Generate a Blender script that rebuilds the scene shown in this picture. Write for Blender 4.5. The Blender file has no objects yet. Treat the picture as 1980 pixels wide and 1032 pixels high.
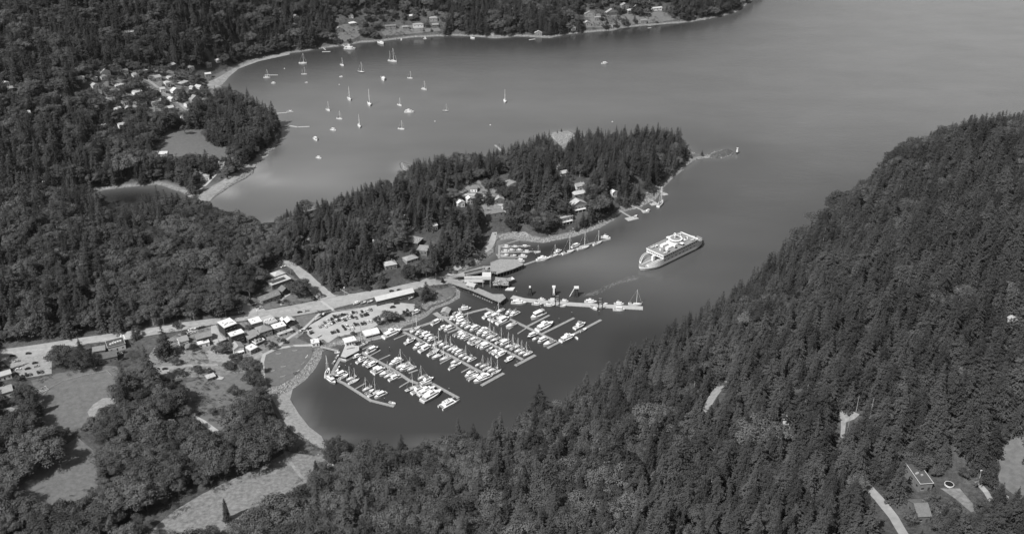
import bpy, bmesh, math, random
import numpy as np
from mathutils import Vector, Matrix
random.seed(7); rng = np.random.default_rng(7)
R = math.radians
scene = bpy.context.scene
COL = scene.collection
# ------------------------------------------------------------------ camera, sky, sun
HC, TH, F = 480.0, R(28.0), 1925.0
cd = bpy.data.cameras.new('camera'); cam = bpy.data.objects.new('camera', cd); COL.objects.link(cam)
cam.location = (0, 0, HC); cam.rotation_euler = (R(90)-TH, 0, 0)
cd.sensor_width = 36; cd.lens = 36*F/1980; cd.clip_start = 5; cd.clip_end = 30000
scene.camera = cam
SUN_EL, SUN_AZ = R(50), R(-138)      # sun stands behind the camera and to its left
w = bpy.data.worlds.new("World"); scene.world = w; w.use_nodes = True
nt = w.node_tree; bg = nt.nodes['Background']
sky = nt.nodes.new('ShaderNodeTexSky'); sky.sky_type = 'NISHITA'; sky.sun_disc = False
sky.sun_elevation = SUN_EL; sky.sun_rotation = SUN_AZ; sky.altitude = 400; sky.dust_density = 1.5
bw = nt.nodes.new('ShaderNodeRGBToBW')
nt.links.new(sky.outputs[0], bw.inputs[0]); nt.links.new(bw.outputs[0], bg.inputs[0]); bg.inputs[1].default_value = 0.108
sd = bpy.data.lights.new('sun', 'SUN'); sd.energy = 4.8; sd.angle = R(0.5); sd.color = (1, .995, .985)
so = bpy.data.objects.new('sun', sd); COL.objects.link(so)
sv = Vector((math.sin(SUN_AZ)*math.cos(SUN_EL), math.cos(SUN_AZ)*math.cos(SUN_EL), math.sin(SUN_EL)))
so.rotation_euler = sv.to_track_quat('Z', 'Y').to_euler(); so.location = (0, 0, 900)
vs = scene.view_settings; vs.view_transform = 'Standard'; vs.look = 'None'; vs.exposure = 0.15; vs.gamma = 1; vs.use_curve_mapping = False
try:
    scene.cycles.max_bounces = 5; scene.cycles.diffuse_bounces = 2; scene.cycles.glossy_bounces = 2
    scene.cycles.volume_bounces = 0; scene.cycles.caustics_reflective = False; scene.cycles.use_adaptive_sampling = True
except Exception: pass
# ------------------------------------------------------------------ photo pixel <-> ground
CT, ST = math.cos(TH), math.sin(TH)
def P(px, py, z=0.0):
    dx = px-990; dy = py-516
    ry = CT*F - dy*ST*1.0; rz = -ST*F - dy*CT
    t = (z-HC)/rz
    return (dx*t, ry*t, z)
def proj(x, y, z):
    zc = y*CT - (z-HC)*ST; u = y*ST + (z-HC)*CT
    return 990+F*x/zc, 516-F*u/zc
def projn(x, y, z):
    zc = y*CT - (z-HC)*ST; u = y*ST + (z-HC)*CT
    return 990+F*x/zc, 516-F*u/zc, F/zc
def inpoly(x, y, poly):
    x = np.asarray(x, float); y = np.asarray(y, float); ins = np.zeros(x.shape, bool)
    n = len(poly)
    for i in range(n):
        x1, y1 = poly[i]; x2, y2 = poly[(i+1) % n]
        if y1 == y2: continue
        c = ((y1 > y) != (y2 > y)) & (x < (x2-x1)*(y-y1)/(y2-y1)+x1)
        ins ^= c
    return ins
# ------------------------------------------------------------------ land shape
COAST_PX = [(1500,-45),(1462,-5),(1440,12),(1425,24),(1390,33),(1340,43),(1290,47),(1250,50),(1200,55),(1185,60),(1150,62),(1100,67),(1065,74),(1040,73),(1000,71),(960,75),(930,72),(880,70),(800,73),(745,80),(700,83),(660,90),(640,92),(600,98),(560,104),(530,110),(490,120),(465,131),(447,143),(430,160),(432,176),(455,190),(490,205),(520,222),(538,240),(542,262),(538,276),(528,290),(513,298),(502,306),(498,318),(485,338),(455,358),(425,374),(404,388),(410,402),(425,418),(450,432),(480,442),(505,438),(530,428),(560,420),(590,408),(616,402),(650,395),(700,385),(740,372),(775,350),(785,335),(771,317),(778,313),(800,322),(830,332),(870,327),(900,320),(940,312),(975,302),(1000,296),(1040,282),(1062,264),(1068,256),(1100,253),(1120,262),(1150,275),(1200,270),(1260,264),(1308,268),(1328,283),(1343,296),(1365,299),(1378,293),(1408,288),(1419,294),(1413,301),(1392,307),(1362,308),(1345,311),(1322,325),(1303,340),(1293,350),(1278,363),(1283,372),(1262,388),(1232,402),(1205,411),(1182,428),(1150,441),(1110,455),(1070,467),(1045,468),(1020,463),(995,457),(968,460),(957,470),(958,486),(944,500),(922,511),(900,522),(893,535),(880,548),(885,562),(878,577),(858,585),(835,592),(826,604),(810,617),(780,629),(750,640),(705,655),(668,665),(640,673),(624,683),(614,700),(598,722),(575,740),(560,752),(560,770),(576,800),(598,825),(622,843),(634,866),(650,886),(700,892),(800,888),(870,876),(930,868),(1000,850),(1060,815),(1130,770),(1200,722),(1260,685),(1330,642),(1400,606),(1450,562),(1500,514),(1560,480),(1620,440),(1700,400),(1800,340),(1900,290),(2000,262)]
coast = [P(a, b)[:2] for a, b in COAST_PX]
LANDP = coast + [(1700, coast[-1][1]+60), (1700, 150), (-1700, 150), (-1700, 2750), (coast[0][0]+300, 2750)]
LAGOON = [P(a, b)[:2] for a, b in [(165,380),(200,368),(255,362),(300,358),(345,370),(372,392),(352,408),(320,410),(285,404),(230,402),(185,400)]]
CTRL = [(1990,268,136),(2300,300,90),(1800,300,112),(1700,375,90),(1600,450,68),(1470,520,40),(1400,600,22),(1250,660,13),(1100,770,13),(1980,450,165),(1700,550,120),(1500,650,80),(1300,750,52),(1980,700,160),(1700,750,130),(1450,850,95),(1200,900,60),(1000,950,38),(900,1020,36),(1980,950,140),(1700,1000,125),(1400,1020,100),(1150,1030,68),(700,960,13),(700,1030,20),(500,1030,12),(650,900,6),
 (0,675,10),(450,640,8),(700,610,5.5),(620,580,7),(860,550,6),(150,770,8),(100,920,8),(500,920,5),(300,1010,7),(560,690,4),(250,500,25),(100,450,30),(0,560,25),(400,500,18),(250,420,8),(250,350,6),(300,200,20),(50,250,40),(0,100,90),(200,50,80),(400,60,55),(350,270,12),(450,330,6),(600,40,35),(760,50,18),(760,0,45),(900,20,30),(1050,20,25),(1200,20,25),(1350,20,12),
 (640,470,12),(750,450,18),(880,400,20),(950,370,22),(1050,400,18),(1200,340,25),(1280,310,20),(760,520,13),(930,440,12),(880,500,8),(600,500,8),(0,-100,140),(500,-100,110),(1000,-60,60),(1300,-60,40),(-200,400,45),(-200,800,20),(2200,600,165),(2200,1100,160),(1400,1200,120),(800,1200,50),(300,1200,15),(-100,1000,12),(1385,296,2),(1000,430,10),(400,150,3),(430,138,2),(450,125,3),(480,112,3),(520,100,5),(400,172,2.5),(500,320,1),(440,360,1),(560,95,6),(300,690,9),(420,700,8),(100,700,9)]
cp = np.array([P(a, b, c) for a, b, c in CTRL]); S = 1000.0
def tps(r2): return 0.5*r2*np.log(r2+1e-9)
cx, cy = cp[:, 0]/S, cp[:, 1]/S; n = len(cp)
K = tps((cx[:, None]-cx)**2+(cy[:, None]-cy)**2)+np.eye(n)*2e-5
Pm = np.c_[np.ones(n), cx, cy]
A = np.block([[K, Pm], [Pm.T, np.zeros((3, 3))]])
sol = np.linalg.solve(A, np.r_[cp[:, 2], 0, 0, 0])
G = 4.0; X0, X1, Y0, Y1 = -1280.0, 1280.0, 240.0, 2640.0
gx = np.arange(X0, X1+1, G); gy = np.arange(Y0, Y1+1, G)
GX, GY = np.meshgrid(gx, gy)          # [iy, ix]
H = sol[n]+sol[n+1]*GX/S+sol[n+2]*GY/S
for i in range(n): H += sol[i]*tps((GX/S-cx[i])**2+(GY/S-cy[i])**2)
def sdist(x, y, poly):
    d2 = np.full(x.shape, 1e12)
    for i in range(len(poly)):
        ax, ay = poly[i]; bx, by = poly[(i+1) % len(poly)]
        ex, ey = bx-ax, by-ay; L2 = ex*ex+ey*ey
        t = np.clip(((x-ax)*ex+(y-ay)*ey)/L2, 0, 1)
        d2 = np.minimum(d2, (x-ax-t*ex)**2+(y-ay-t*ey)**2)
    return np.sqrt(d2)*np.where(inpoly(x, y, poly), 1, -1)
def vnoise(x, y, sc, seed):
    r = np.random.default_rng(seed).random((64, 64)); u = x/sc+100; v = y/sc+100
    iu = np.floor(u).astype(int); iv = np.floor(v).astype(int); fu = u-iu; fv = v-iv
    fu = fu*fu*(3-2*fu); fv = fv*fv*(3-2*fv); a = lambda p, q: r[(iv+q) % 64, (iu+p) % 64]
    return (a(0, 0)*(1-fu)+a(1, 0)*fu)*(1-fv)+(a(0, 1)*(1-fu)+a(1, 1)*fu)*fv-.5
SD = sdist(GX, GY, LANDP); SDL = -sdist(GX, GY, LAGOON)
SD = np.minimum(SD, SDL)
SD = SD + vnoise(GX, GY, 9, 1)*3.2*np.exp(-np.abs(SD)/14) + vnoise(GX, GY, 26, 2)*3*np.exp(-np.abs(SD)/14)
dpos = np.maximum(SD, 0)
rise = 1-np.exp(-np.maximum(dpos-5, 0)/22.0)
HH = np.maximum(H, 2.5)
wild = np.clip((HH-14)/20, 0, 1)
Z = np.minimum(dpos*0.24, 1.7)+rise*np.maximum(HH-1.7, .6)+wild*rise*(vnoise(GX, GY, 60, 3)*10+vnoise(GX, GY, 22, 4)*3)
Z = np.where(SD > 0, Z, np.maximum(SD*0.22, -9))
def terr(x, y):
    x = np.asarray(x, float); y = np.asarray(y, float)
    u = np.clip((x-X0)/G, 0, len(gx)-1.001); v = np.clip((y-Y0)/G, 0, len(gy)-1.001)
    i = u.astype(int); j = v.astype(int); fu = u-i; fv = v-j
    return (Z[j, i]*(1-fu)+Z[j, i+1]*fu)*(1-fv)+(Z[j+1, i]*(1-fu)+Z[j+1, i+1]*fu)*fv
def sdat(x, y):
    i = np.clip(((np.asarray(x, float)-X0)/G).astype(int), 0, len(gx)-1); j = np.clip(((np.asarray(y, float)-Y0)/G).astype(int), 0, len(gy)-1)
    return SD[j, i]
def TP(px, py, up=0.0):
    """the point of the ground (raised by up) seen at photo pixel px, py"""
    zs = np.linspace(230, -1, 463); x, y, _ = P(px, py, zs)
    g = np.maximum(terr(x, y), 0)+up; h = zs-g
    k = int(np.argmax(h <= 0)); k = max(k, 1)
    t = h[k-1]/(h[k-1]-h[k]+1e-9); z = zs[k-1]+(zs[k]-zs[k-1])*t
    a = P(px, py, z); return (float(a[0]), float(a[1]), float(z-up))
# ------------------------------------------------------------------ materials (all neutral: the photograph is black and white)
MATS = {}
def mat(name, c, rough=.8, var=.25, scale=.3, spec=.3, obj=0.0, bump=0.0, metal=0.0, stripes=None):
    if name in MATS: return MATS[name]
    m = bpy.data.materials.new(name); m.use_nodes = True; t = m.node_tree; b = t.nodes['Principled BSDF']
    b.inputs['Roughness'].default_value = rough; b.inputs['Metallic'].default_value = metal
    b.inputs['Specular IOR Level'].default_value = spec
    tc = t.nodes.new('ShaderNodeTexCoord'); nz = t.nodes.new('ShaderNodeTexNoise')
    nz.inputs['Scale'].default_value = scale; nz.inputs['Detail'].default_value = 5; nz.inputs['Roughness'].default_value = .65
    t.links.new(tc.outputs['Object'], nz.inputs['Vector'])
    mr = t.nodes.new('ShaderNodeMapRange'); mr.inputs[1].default_value = .3; mr.inputs[2].default_value = .7
    mr.inputs[3].default_value = c*(1-var); mr.inputs[4].default_value = c*(1+var)
    t.links.new(nz.outputs[0], mr.inputs[0]); last = mr.outputs[0]
    if stripes:
        wv = t.nodes.new('ShaderNodeTexWave'); wv.inputs['Scale'].default_value = stripes[0]; wv.bands_direction = stripes[1]
        t.links.new(tc.outputs['Object'], wv.inputs['Vector'])
        m2 = t.nodes.new('ShaderNodeMapRange'); m2.inputs[3].default_value = 1-stripes[2]; m2.inputs[4].default_value = 1+stripes[2]
        t.links.new(wv.outputs[1], m2.inputs[0]); mm = t.nodes.new('ShaderNodeMath'); mm.operation = 'MULTIPLY'
        t.links.new(last, mm.inputs[0]); t.links.new(m2.outputs[0], mm.inputs[1]); last = mm.outputs[0]
    if obj:
        oi = t.nodes.new('ShaderNodeObjectInfo'); m3 = t.nodes.new('ShaderNodeMapRange')
        m3.inputs[3].default_value = 1-obj; m3.inputs[4].default_value = 1+obj; t.links.new(oi.outputs['Random'], m3.inputs[0])
        mm = t.nodes.new('ShaderNodeMath'); mm.operation = 'MULTIPLY'; t.links.new(last, mm.inputs[0]); t.links.new(m3.outputs[0], mm.inputs[1]); last = mm.outputs[0]
    t.links.new(last, b.inputs['Base Color'])
    if bump:
        bp = t.nodes.new('ShaderNodeBump'); bp.inputs['Strength'].default_value = bump; bp.inputs['Distance'].default_value = 1
        t.links.new(nz.outputs[0], bp.inputs['Height']); t.links.new(bp.outputs[0], b.inputs['Normal'])
    MATS[name] = m; return m
M = dict(
 white=mat('white_gelcoat', .74, .35, .06, .8, .5, .08), cream=mat('cream_gelcoat', .6, .4, .1, .8, .5, .1), grey=mat('grey_gelcoat', .3, .5, .15, .8, .4, .2),
 navy=mat('dark_gelcoat', .06, .3, .2, .8, .5), glass=mat('dark_glass', .025, .12, .1, 1, .5), canvas=mat('canvas', .22, .9, .25, 1.5, .2, .5),
 alu=mat('mast_metal', .75, .4, .05, 1, .5), teak=mat('teak_deck', .28, .8, .2, 1, .2, .2),
 dock=mat('weathered_planks', .27, .9, .22, .5, .1, 0, .2), pile=mat('creosote_pile', .05, .9, .3, 1, .1), cap=mat('white_cap', .7, .6, .1, 1),
 asphalt=mat('old_asphalt', .3, .95, .17, .2, .1), asphalt2=mat('car_park_asphalt', .36, .95, .13, .15, .1), path=mat('concrete_path', .38, .9, .1, .3, .1),
 paint=mat('road_paint', .62, .8, .15, 1, .1), gravel=mat('gravel', .27, .95, .25, .4, .1, 0, .3), sand=mat('dry_sand', .25, .95, .3, .25, .1), rock=mat('shore_stones', .2, .95, .6, .5, .1, 0, .8),
 grass=mat('mown_grass', .14, .95, .22, .3, .05), dry=mat('dry_grass', .19, .95, .38, .35, .05), park=mat('park_grass', .135, .95, .14, .3, .05),
 roofw=mat('white_roof', .66, .7, .10, .5, .2), roofl=mat('light_roof', .36, .8, .14, .5, .2, .2), roofm=mat('shingle_roof', .22, .9, .18, .7, .1, .35, 0, 0, (2.2, 'Y', .12)),
 roofd=mat('dark_shingle', .1, .9, .2, .7, .1, .35, 0, 0, (2.2, 'Y', .12)), wallw=mat('white_siding', .62, .8, .1, .6, .2, .15), wallm=mat('wood_siding', .2, .9, .2, .6, .1, .4), walld=mat('dark_siding', .07, .9, .2, .6, .1, .3),
 reefm=mat('wet_dark_rock', .09, .8, .7, .5, .3, 0, .8), steel=mat('painted_steel', .35, .6, .2, 1, .4), fwhite=mat('ferry_white_paint', .76, .45, .05, .3, .5), fdeck=mat('ferry_grey_deck', .24, .8, .15, .3, .2), fhull=mat('ferry_hull_paint', .8, .45, .05, .2, .4), black=mat('black_rubber', .02, .8, .2, 1, .2),
 bark=mat('bark', .12, .95, .3, 1, .1), barkl=mat('pale_bark', .3, .95, .3, 1, .1))
# ------------------------------------------------------------------ mesh helper
class MB:
    def __init__(s): s.v = []; s.f = []; s.mi = []; s.ms = []
    def _m(s, m):
        if m not in s.ms: s.ms.append(m)
        return s.ms.index(m)
    def add(s, vs, fs, m):
        o = len(s.v); s.v += [tuple(a) for a in vs]; k = s._m(m)
        for f in fs: s.f.append(tuple(i+o for i in f)); s.mi.append(k)
    def box(s, c, d, m, rz=0, taper=1.0):
        x, y, z = c; a, b, h = d[0]/2, d[1]/2, d[2]; ca, sa = math.cos(rz), math.sin(rz); vs = []
        for zz, t in ((z, 1), (z+h, taper)):
            for px, py in ((-a, -b), (a, -b), (a, b), (-a, b)):
                vs.append((x+(px*ca-py*sa)*t, y+(px*sa+py*ca)*t, zz))
        s.add(vs, [(3, 2, 1, 0), (4, 5, 6, 7), (0, 1, 5, 4), (1, 2, 6, 5), (2, 3, 7, 6), (3, 0, 4, 7)], m)
    def prism(s, poly, z0, z1, m):
        A2 = sum(poly[i][0]*poly[(i+1) % len(poly)][1]-poly[(i+1) % len(poly)][0]*poly[i][1] for i in range(len(poly)))
        if A2 < 0: poly = poly[::-1]
        n = len(poly); vs = [(p[0], p[1], z0) for p in poly]+[(p[0], p[1], z1) for p in poly]
        s.add(vs, [tuple(range(n-1, -1, -1)), tuple(range(n, 2*n))]+[(i, (i+1) % n, (i+1) % n+n, i+n) for i in range(n)], m)
    def tube(s, a, b, r0, r1, m, n=6):
        a, b = Vector(a), Vector(b); d = (b-a).normalized(); u = d.orthogonal().normalized(); w2 = d.cross(u); vs = []
        for p, r in ((a, r0), (b, r1)):
            for i in range(n):
                t = 2*math.pi*i/n; vs.append(p+u*math.cos(t)*r+w2*math.sin(t)*r)
        s.add(vs, [(i, (i+1) % n, (i+1) % n+n, i+n) for i in range(n)]+[tuple(range(n-1, -1, -1)), tuple(range(n, 2*n))], m)
    def loft(s, rings, m, cap=True, close=False):
        n = len(rings[0]); vs = [p for r in rings for p in r]; fs = []
        for k in range(len(rings)-1):
            for i in range(n if close else n-1):
                j = (i+1) % n; fs.append((k*n+i, k*n+j, (k+1)*n+j, (k+1)*n+i))
        if cap: fs += [tuple(range(n-1, -1, -1)), tuple(range((len(rings)-1)*n, len(rings)*n))]
        s.add(vs, fs, m)
    def mesh(s, name):
        me = bpy.data.meshes.new(name); me.from_pydata(s.v, [], s.f)
        for m in s.ms: me.materials.append(m)
        me.polygons.foreach_set('material_index', s.mi); me.update(); return me
    def build(s, name, parent=None, loc=None, rz=None):
        o = bpy.data.objects.new(name, s.mesh(name)); COL.objects.link(o)
        if parent: o.parent = parent
        if loc: o.location = loc
        if rz is not None: o.rotation_euler[2] = rz
        return o
def thing(name, label, cat, loc=(0, 0, 0), rz=0, group=None):
    o = bpy.data.objects.new(name, None); COL.objects.link(o); o.location = loc; o.rotation_euler = (0, 0, rz); o.empty_display_size = 1
    o['label'] = label; o['category'] = cat
    if group: o['group'] = group
    return o
def tag(o, label, cat, group=None, kind=None):
    if label: o['label'] = label
    if cat: o['category'] = cat
    if group: o['group'] = group
    if kind: o['kind'] = kind
    return o
KIDS = {}
def dup(root, loc, rz, label, sc=None, group=None):
    if root.name not in KIDS: KIDS[root.name] = [(c, list(c.children)) for c in root.children]
    r = root.copy(); COL.objects.link(r); r.location = loc; r.rotation_euler = (0, 0, rz); r['label'] = label
    if sc is not None: r.scale = (sc, sc, sc) if not hasattr(sc, '__len__') else sc
    if group: r['group'] = group
    for c, gs in KIDS[root.name]:
        k = c.copy(); COL.objects.link(k); k.parent = r
        for g in gs:
            q = g.copy(); COL.objects.link(q); q.parent = k
    return r
ORD = ['', 'second ', 'third ', 'fourth ', 'fifth ', 'sixth ', 'seventh ', 'eighth ', 'ninth ', 'tenth ', 'eleventh ', 'twelfth ', 'thirteenth ', 'fourteenth ', 'fifteenth ', 'sixteenth ', 'seventeenth ', 'eighteenth ', 'nineteenth ', 'twentieth ']
ORDF = ['first ']+ORD[1:]
# ------------------------------------------------------------------ ground mesh
def grid_mesh(name, xs, ys, zz, mats):
    nx, ny = len(xs), len(ys); me = bpy.data.meshes.new(name)
    XX, YY = np.meshgrid(xs, ys); v = np.stack([XX, YY, zz], -1).reshape(-1, 3).astype(np.float32)
    i = np.arange((nx-1)*(ny-1)); a = (i//(nx-1))*nx+i % (nx-1)
    q = np.stack([a, a+1, a+1+nx, a+nx], -1).astype(np.int32)
    me.vertices.add(len(v)); me.vertices.foreach_set('co', v.ravel())
    me.loops.add(q.size); me.loops.foreach_set('vertex_index', q.ravel())
    me.polygons.add(len(q)); me.polygons.foreach_set('loop_start', np.arange(0, q.size, 4, dtype=np.int32))
    me.polygons.foreach_set('use_smooth', np.ones(len(q), bool))
    for m in mats: me.materials.append(m)
    me.update(calc_edges=True); me.validate()
    o = bpy.data.objects.new(name, me); COL.objects.link(o); return o
def terrain_mat():
    m = bpy.data.materials.new('forest_floor_and_shore'); m.use_nodes = True; t = m.node_tree; b = t.nodes['Principled BSDF']
    b.inputs['Roughness'].default_value = .95; b.inputs['Specular IOR Level'].default_value = .1
    g = t.nodes.new('ShaderNodeNewGeometry'); sp = t.nodes.new('ShaderNodeSeparateXYZ'); t.links.new(g.outputs['Position'], sp.inputs[0])
    def noise(sc, d=6):
        q = t.nodes.new('ShaderNodeTexNoise'); q.inputs['Scale'].default_value = sc; q.inputs['Detail'].default_value = d; q.inputs['Roughness'].default_value = .7
        t.links.new(g.outputs['Position'], q.inputs['Vector']); return q.outputs[0]
    def mr(i, a, c, d, e):
        q = t.nodes.new('ShaderNodeMapRange'); q.inputs[1].default_value = a; q.inputs[2].default_value = c; q.inputs[3].default_value = d; q.inputs[4].default_value = e
        t.links.new(i, q.inputs[0]); return q.outputs[0]
    def math_(op, x, y):
        q = t.nodes.new('ShaderNodeMath'); q.operation = op
        for k, v in ((0, x), (1, y)):
            if isinstance(v, (int, float)): q.inputs[k].default_value = v
            else: t.links.new(v, q.inputs[k])
        return q.outputs[0]
    n1, n2 = noise(.05), noise(.45)
    floor = math_('MULTIPLY', mr(n1, .3, .7, .045, .11), mr(n2, .3, .7, .6, 1.4))
    rock = mr(n2, .35, .68, .09, .33)
    wet = mr(sp.outputs[2], .05, .55, .35, 1.0)
    rock = math_('MULTIPLY', rock, wet)
    h = math_('ADD', sp.outputs[2], mr(n2, 0, 1, -1.6, 1.6))
    k = mr(h, 1.4, 2.6, 0, 1)
    mx = t.nodes.new('ShaderNodeMix'); t.links.new(k, mx.inputs[0]); t.links.new(rock, mx.inputs[2]); t.links.new(floor, mx.inputs[3])
    t.links.new(mx.outputs[0], b.inputs['Base Color'])
    bp = t.nodes.new('ShaderNodeBump'); bp.inputs['Strength'].default_value = .7; bp.inputs['Distance'].default_value = 1.2
    t.links.new(n2, bp.inputs['Height']); t.links.new(bp.outputs[0], b.inputs['Normal'])
    return m
TM = terrain_mat()
tag(grid_mesh('terrain', gx, gy, Z, [TM]), None, None, kind='structure')
# ------------------------------------------------------------------ water
def water_mat():
    m = bpy.data.materials.new('sea_water'); m.use_nodes = True; t = m.node_tree; b = t.nodes['Principled BSDF']
    b.inputs['IOR'].default_value = 1.33; b.inputs['Specular IOR Level'].default_value = .5
    g = t.nodes.new('ShaderNodeNewGeometry')
    at = t.nodes.new('ShaderNodeAttribute'); at.attribute_name = 'shallow_and_reflection'  # base tone: real shallows and turbidity plus painted reflections
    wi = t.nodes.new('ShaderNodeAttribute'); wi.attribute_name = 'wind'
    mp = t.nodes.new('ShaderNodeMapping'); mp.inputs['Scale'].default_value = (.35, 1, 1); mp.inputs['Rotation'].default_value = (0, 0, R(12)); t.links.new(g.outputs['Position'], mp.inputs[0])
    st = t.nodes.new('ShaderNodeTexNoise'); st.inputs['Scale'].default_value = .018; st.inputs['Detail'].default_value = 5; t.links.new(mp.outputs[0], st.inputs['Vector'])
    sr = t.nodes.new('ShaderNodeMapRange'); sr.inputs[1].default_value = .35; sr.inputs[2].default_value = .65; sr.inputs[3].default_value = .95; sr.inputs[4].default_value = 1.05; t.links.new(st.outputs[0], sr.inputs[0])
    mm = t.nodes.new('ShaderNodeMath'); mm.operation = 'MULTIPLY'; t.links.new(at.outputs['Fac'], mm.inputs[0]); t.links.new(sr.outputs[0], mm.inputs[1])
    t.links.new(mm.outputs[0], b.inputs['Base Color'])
    rr = t.nodes.new('ShaderNodeMapRange'); rr.inputs[3].default_value = .03; rr.inputs[4].default_value = .2; t.links.new(wi.outputs['Fac'], rr.inputs[0]); t.links.new(rr.outputs[0], b.inputs['Roughness'])
    n1 = t.nodes.new('ShaderNodeTexNoise'); n1.inputs['Scale'].default_value = .11; n1.inputs['Detail'].default_value = 8; n1.inputs['Roughness'].default_value = .72; t.links.new(mp.outputs[0], n1.inputs['Vector'])
    bs = t.nodes.new('ShaderNodeMapRange'); bs.inputs[3].default_value = .05; bs.inputs[4].default_value = .75; t.links.new(wi.outputs['Fac'], bs.inputs[0])
    bp = t.nodes.new('ShaderNodeBump'); bp.inputs['Distance'].default_value = 1.1; t.links.new(bs.outputs[0], bp.inputs['Strength']); t.links.new(n1.outputs[0], bp.inputs['Height'])
    t.links.new(bp.outputs[0], b.inputs['Normal']); return m
wx = np.r_[[-9000, -4000, -2000], np.arange(-1400, 1401, 8), [2000, 4000, 9000]].astype(float)
wy = np.r_[[-3000, 0, 200], np.arange(300, 2701, 8), [3200, 4500, 8000, 16000]].astype(float)
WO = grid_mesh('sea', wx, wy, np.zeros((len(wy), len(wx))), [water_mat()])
WX, WY = np.meshgrid(wx, wy); q = projn(WX, np.maximum(WY, 150), 0*WX); wpx, wpy = q[0], q[1]
sdw = -sdat(WX, WY)
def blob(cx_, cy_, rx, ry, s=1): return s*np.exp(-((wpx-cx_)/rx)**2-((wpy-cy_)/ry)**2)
def sm(x): x = np.clip(x, 0, 1); return x*x*(3-2*x)
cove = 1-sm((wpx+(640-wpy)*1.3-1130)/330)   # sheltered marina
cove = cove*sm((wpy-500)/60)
sh = .112-.070*cove+.055*sm((wpx-1250)/600)*sm((420-wpy)/420)-.03*sm((wpx-1150)/200)*sm((wpy-200)/200)+np.exp(-np.maximum(sdw, 0)/7)*.05  # outer strait lightened for turbidity and sky reflection painted into the tone
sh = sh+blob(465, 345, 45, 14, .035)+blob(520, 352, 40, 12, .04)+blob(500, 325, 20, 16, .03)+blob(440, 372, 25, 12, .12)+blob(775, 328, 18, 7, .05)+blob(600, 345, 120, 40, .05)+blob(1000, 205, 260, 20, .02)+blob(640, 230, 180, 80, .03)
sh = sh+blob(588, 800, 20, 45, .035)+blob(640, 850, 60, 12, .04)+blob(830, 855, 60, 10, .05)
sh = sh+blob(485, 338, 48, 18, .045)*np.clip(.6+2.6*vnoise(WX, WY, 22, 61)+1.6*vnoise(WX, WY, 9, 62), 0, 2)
north = sm((190-wpy)/90); sh = sh-.085*north*np.exp(-np.maximum(sdw, 0)/170)*(1-.5*sm((wpx-1250)/150))  # reflection of the hills painted as a darker band off the north shore
sh = sh-.085*np.exp(-((wpx-1060)/150)**2-((wpy-482+(wpx-1060)*.25)/26)**2)-.06*blob(533, 288, 14, 14)-.03*np.exp(-np.maximum(sdw, 0)/30)*sm((wpx-1150)/60)  # hill reflection painted dark in the cove; weed at the estuary; darker eastern shore
sh = sh*(1+.07*vnoise(WX, WY, 70, 63)+.06*vnoise(WX, WY, 26, 64)); sh = np.maximum(sh, .034)
lag = blob(260, 390, 110, 30); sh = sh*(1-np.clip(lag, 0, 1))+.012*lag
wind = np.clip(((.35+.15*vnoise(WX, WY, 55, 65))+.5*sm((wpx-900)/900)+.1*sm((420-wpy)/400)-.3*cove-.3*lag)*(.25+.75*sm(sdw/110)), 0.02, 1)
for nm, arr in (('shallow_and_reflection', sh), ('wind', wind)):
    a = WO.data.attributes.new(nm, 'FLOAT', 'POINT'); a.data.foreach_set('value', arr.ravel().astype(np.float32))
tag(WO, None, None, kind='structure')
# ------------------------------------------------------------------ sheets laid on the ground
DR = []
def drape(name, pts, m, off=.12, kind='structure', label=None, cat=None, world=False):
    W = pts if world else [TP(*p)[:2] for p in pts]
    bm = bmesh.new(); vs = [bm.verts.new((x, y, 0)) for x, y in W]; bm.faces.new(vs)
    bmesh.ops.triangulate(bm, faces=bm.faces[:])
    xs = [p[0] for p in W]; ys = [p[1] for p in W]
    for ax, lo, hi, o0 in ((0, min(xs), max(xs), X0), (1, min(ys), max(ys), Y0)):
        k = math.ceil((lo-o0)/G)*G+o0
        while k < hi:
            no = (1, 0, 0) if ax == 0 else (0, 1, 0); co = (k, 0, 0) if ax == 0 else (0, k, 0)
            bmesh.ops.bisect_plane(bm, geom=bm.verts[:]+bm.edges[:]+bm.faces[:], plane_co=co, plane_no=no, dist=1e-4); k += G
    for v in bm.verts: v.co.z = max(float(terr(v.co.x, v.co.y)), 0)+off
    bmesh.ops.recalc_face_normals(bm, faces=bm.faces[:])
    for f in bm.faces:
        if f.normal.z < 0: f.normal_flip()
        f.smooth = True
    DR.append((name, W)); me = bpy.data.meshes.new(name); bm.to_mesh(me); bm.free(); me.materials.append(m)
    o = bpy.data.objects.new(name, me); COL.objects.link(o); tag(o, label, cat, kind=kind); return o
def ribbon(name, line, width, m, off=.16, kind='structure', label=None, cat=None):
    W = [TP(*p)[:2] for p in line]; Lp, Rp = [], []
    for i, p in enumerate(W):
        a = Vector(W[max(i-1, 0)]); b = Vector(W[min(i+1, len(W)-1)]); d = (b-a).normalized(); nn = Vector((-d.y, d.x))*width/2
        Lp.append((p[0]+nn.x, p[1]+nn.y)); Rp.append((p[0]-nn.x, p[1]-nn.y))
    return drape(name, Lp+Rp[::-1], m, off, kind, label, cat, world=True)
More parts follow.
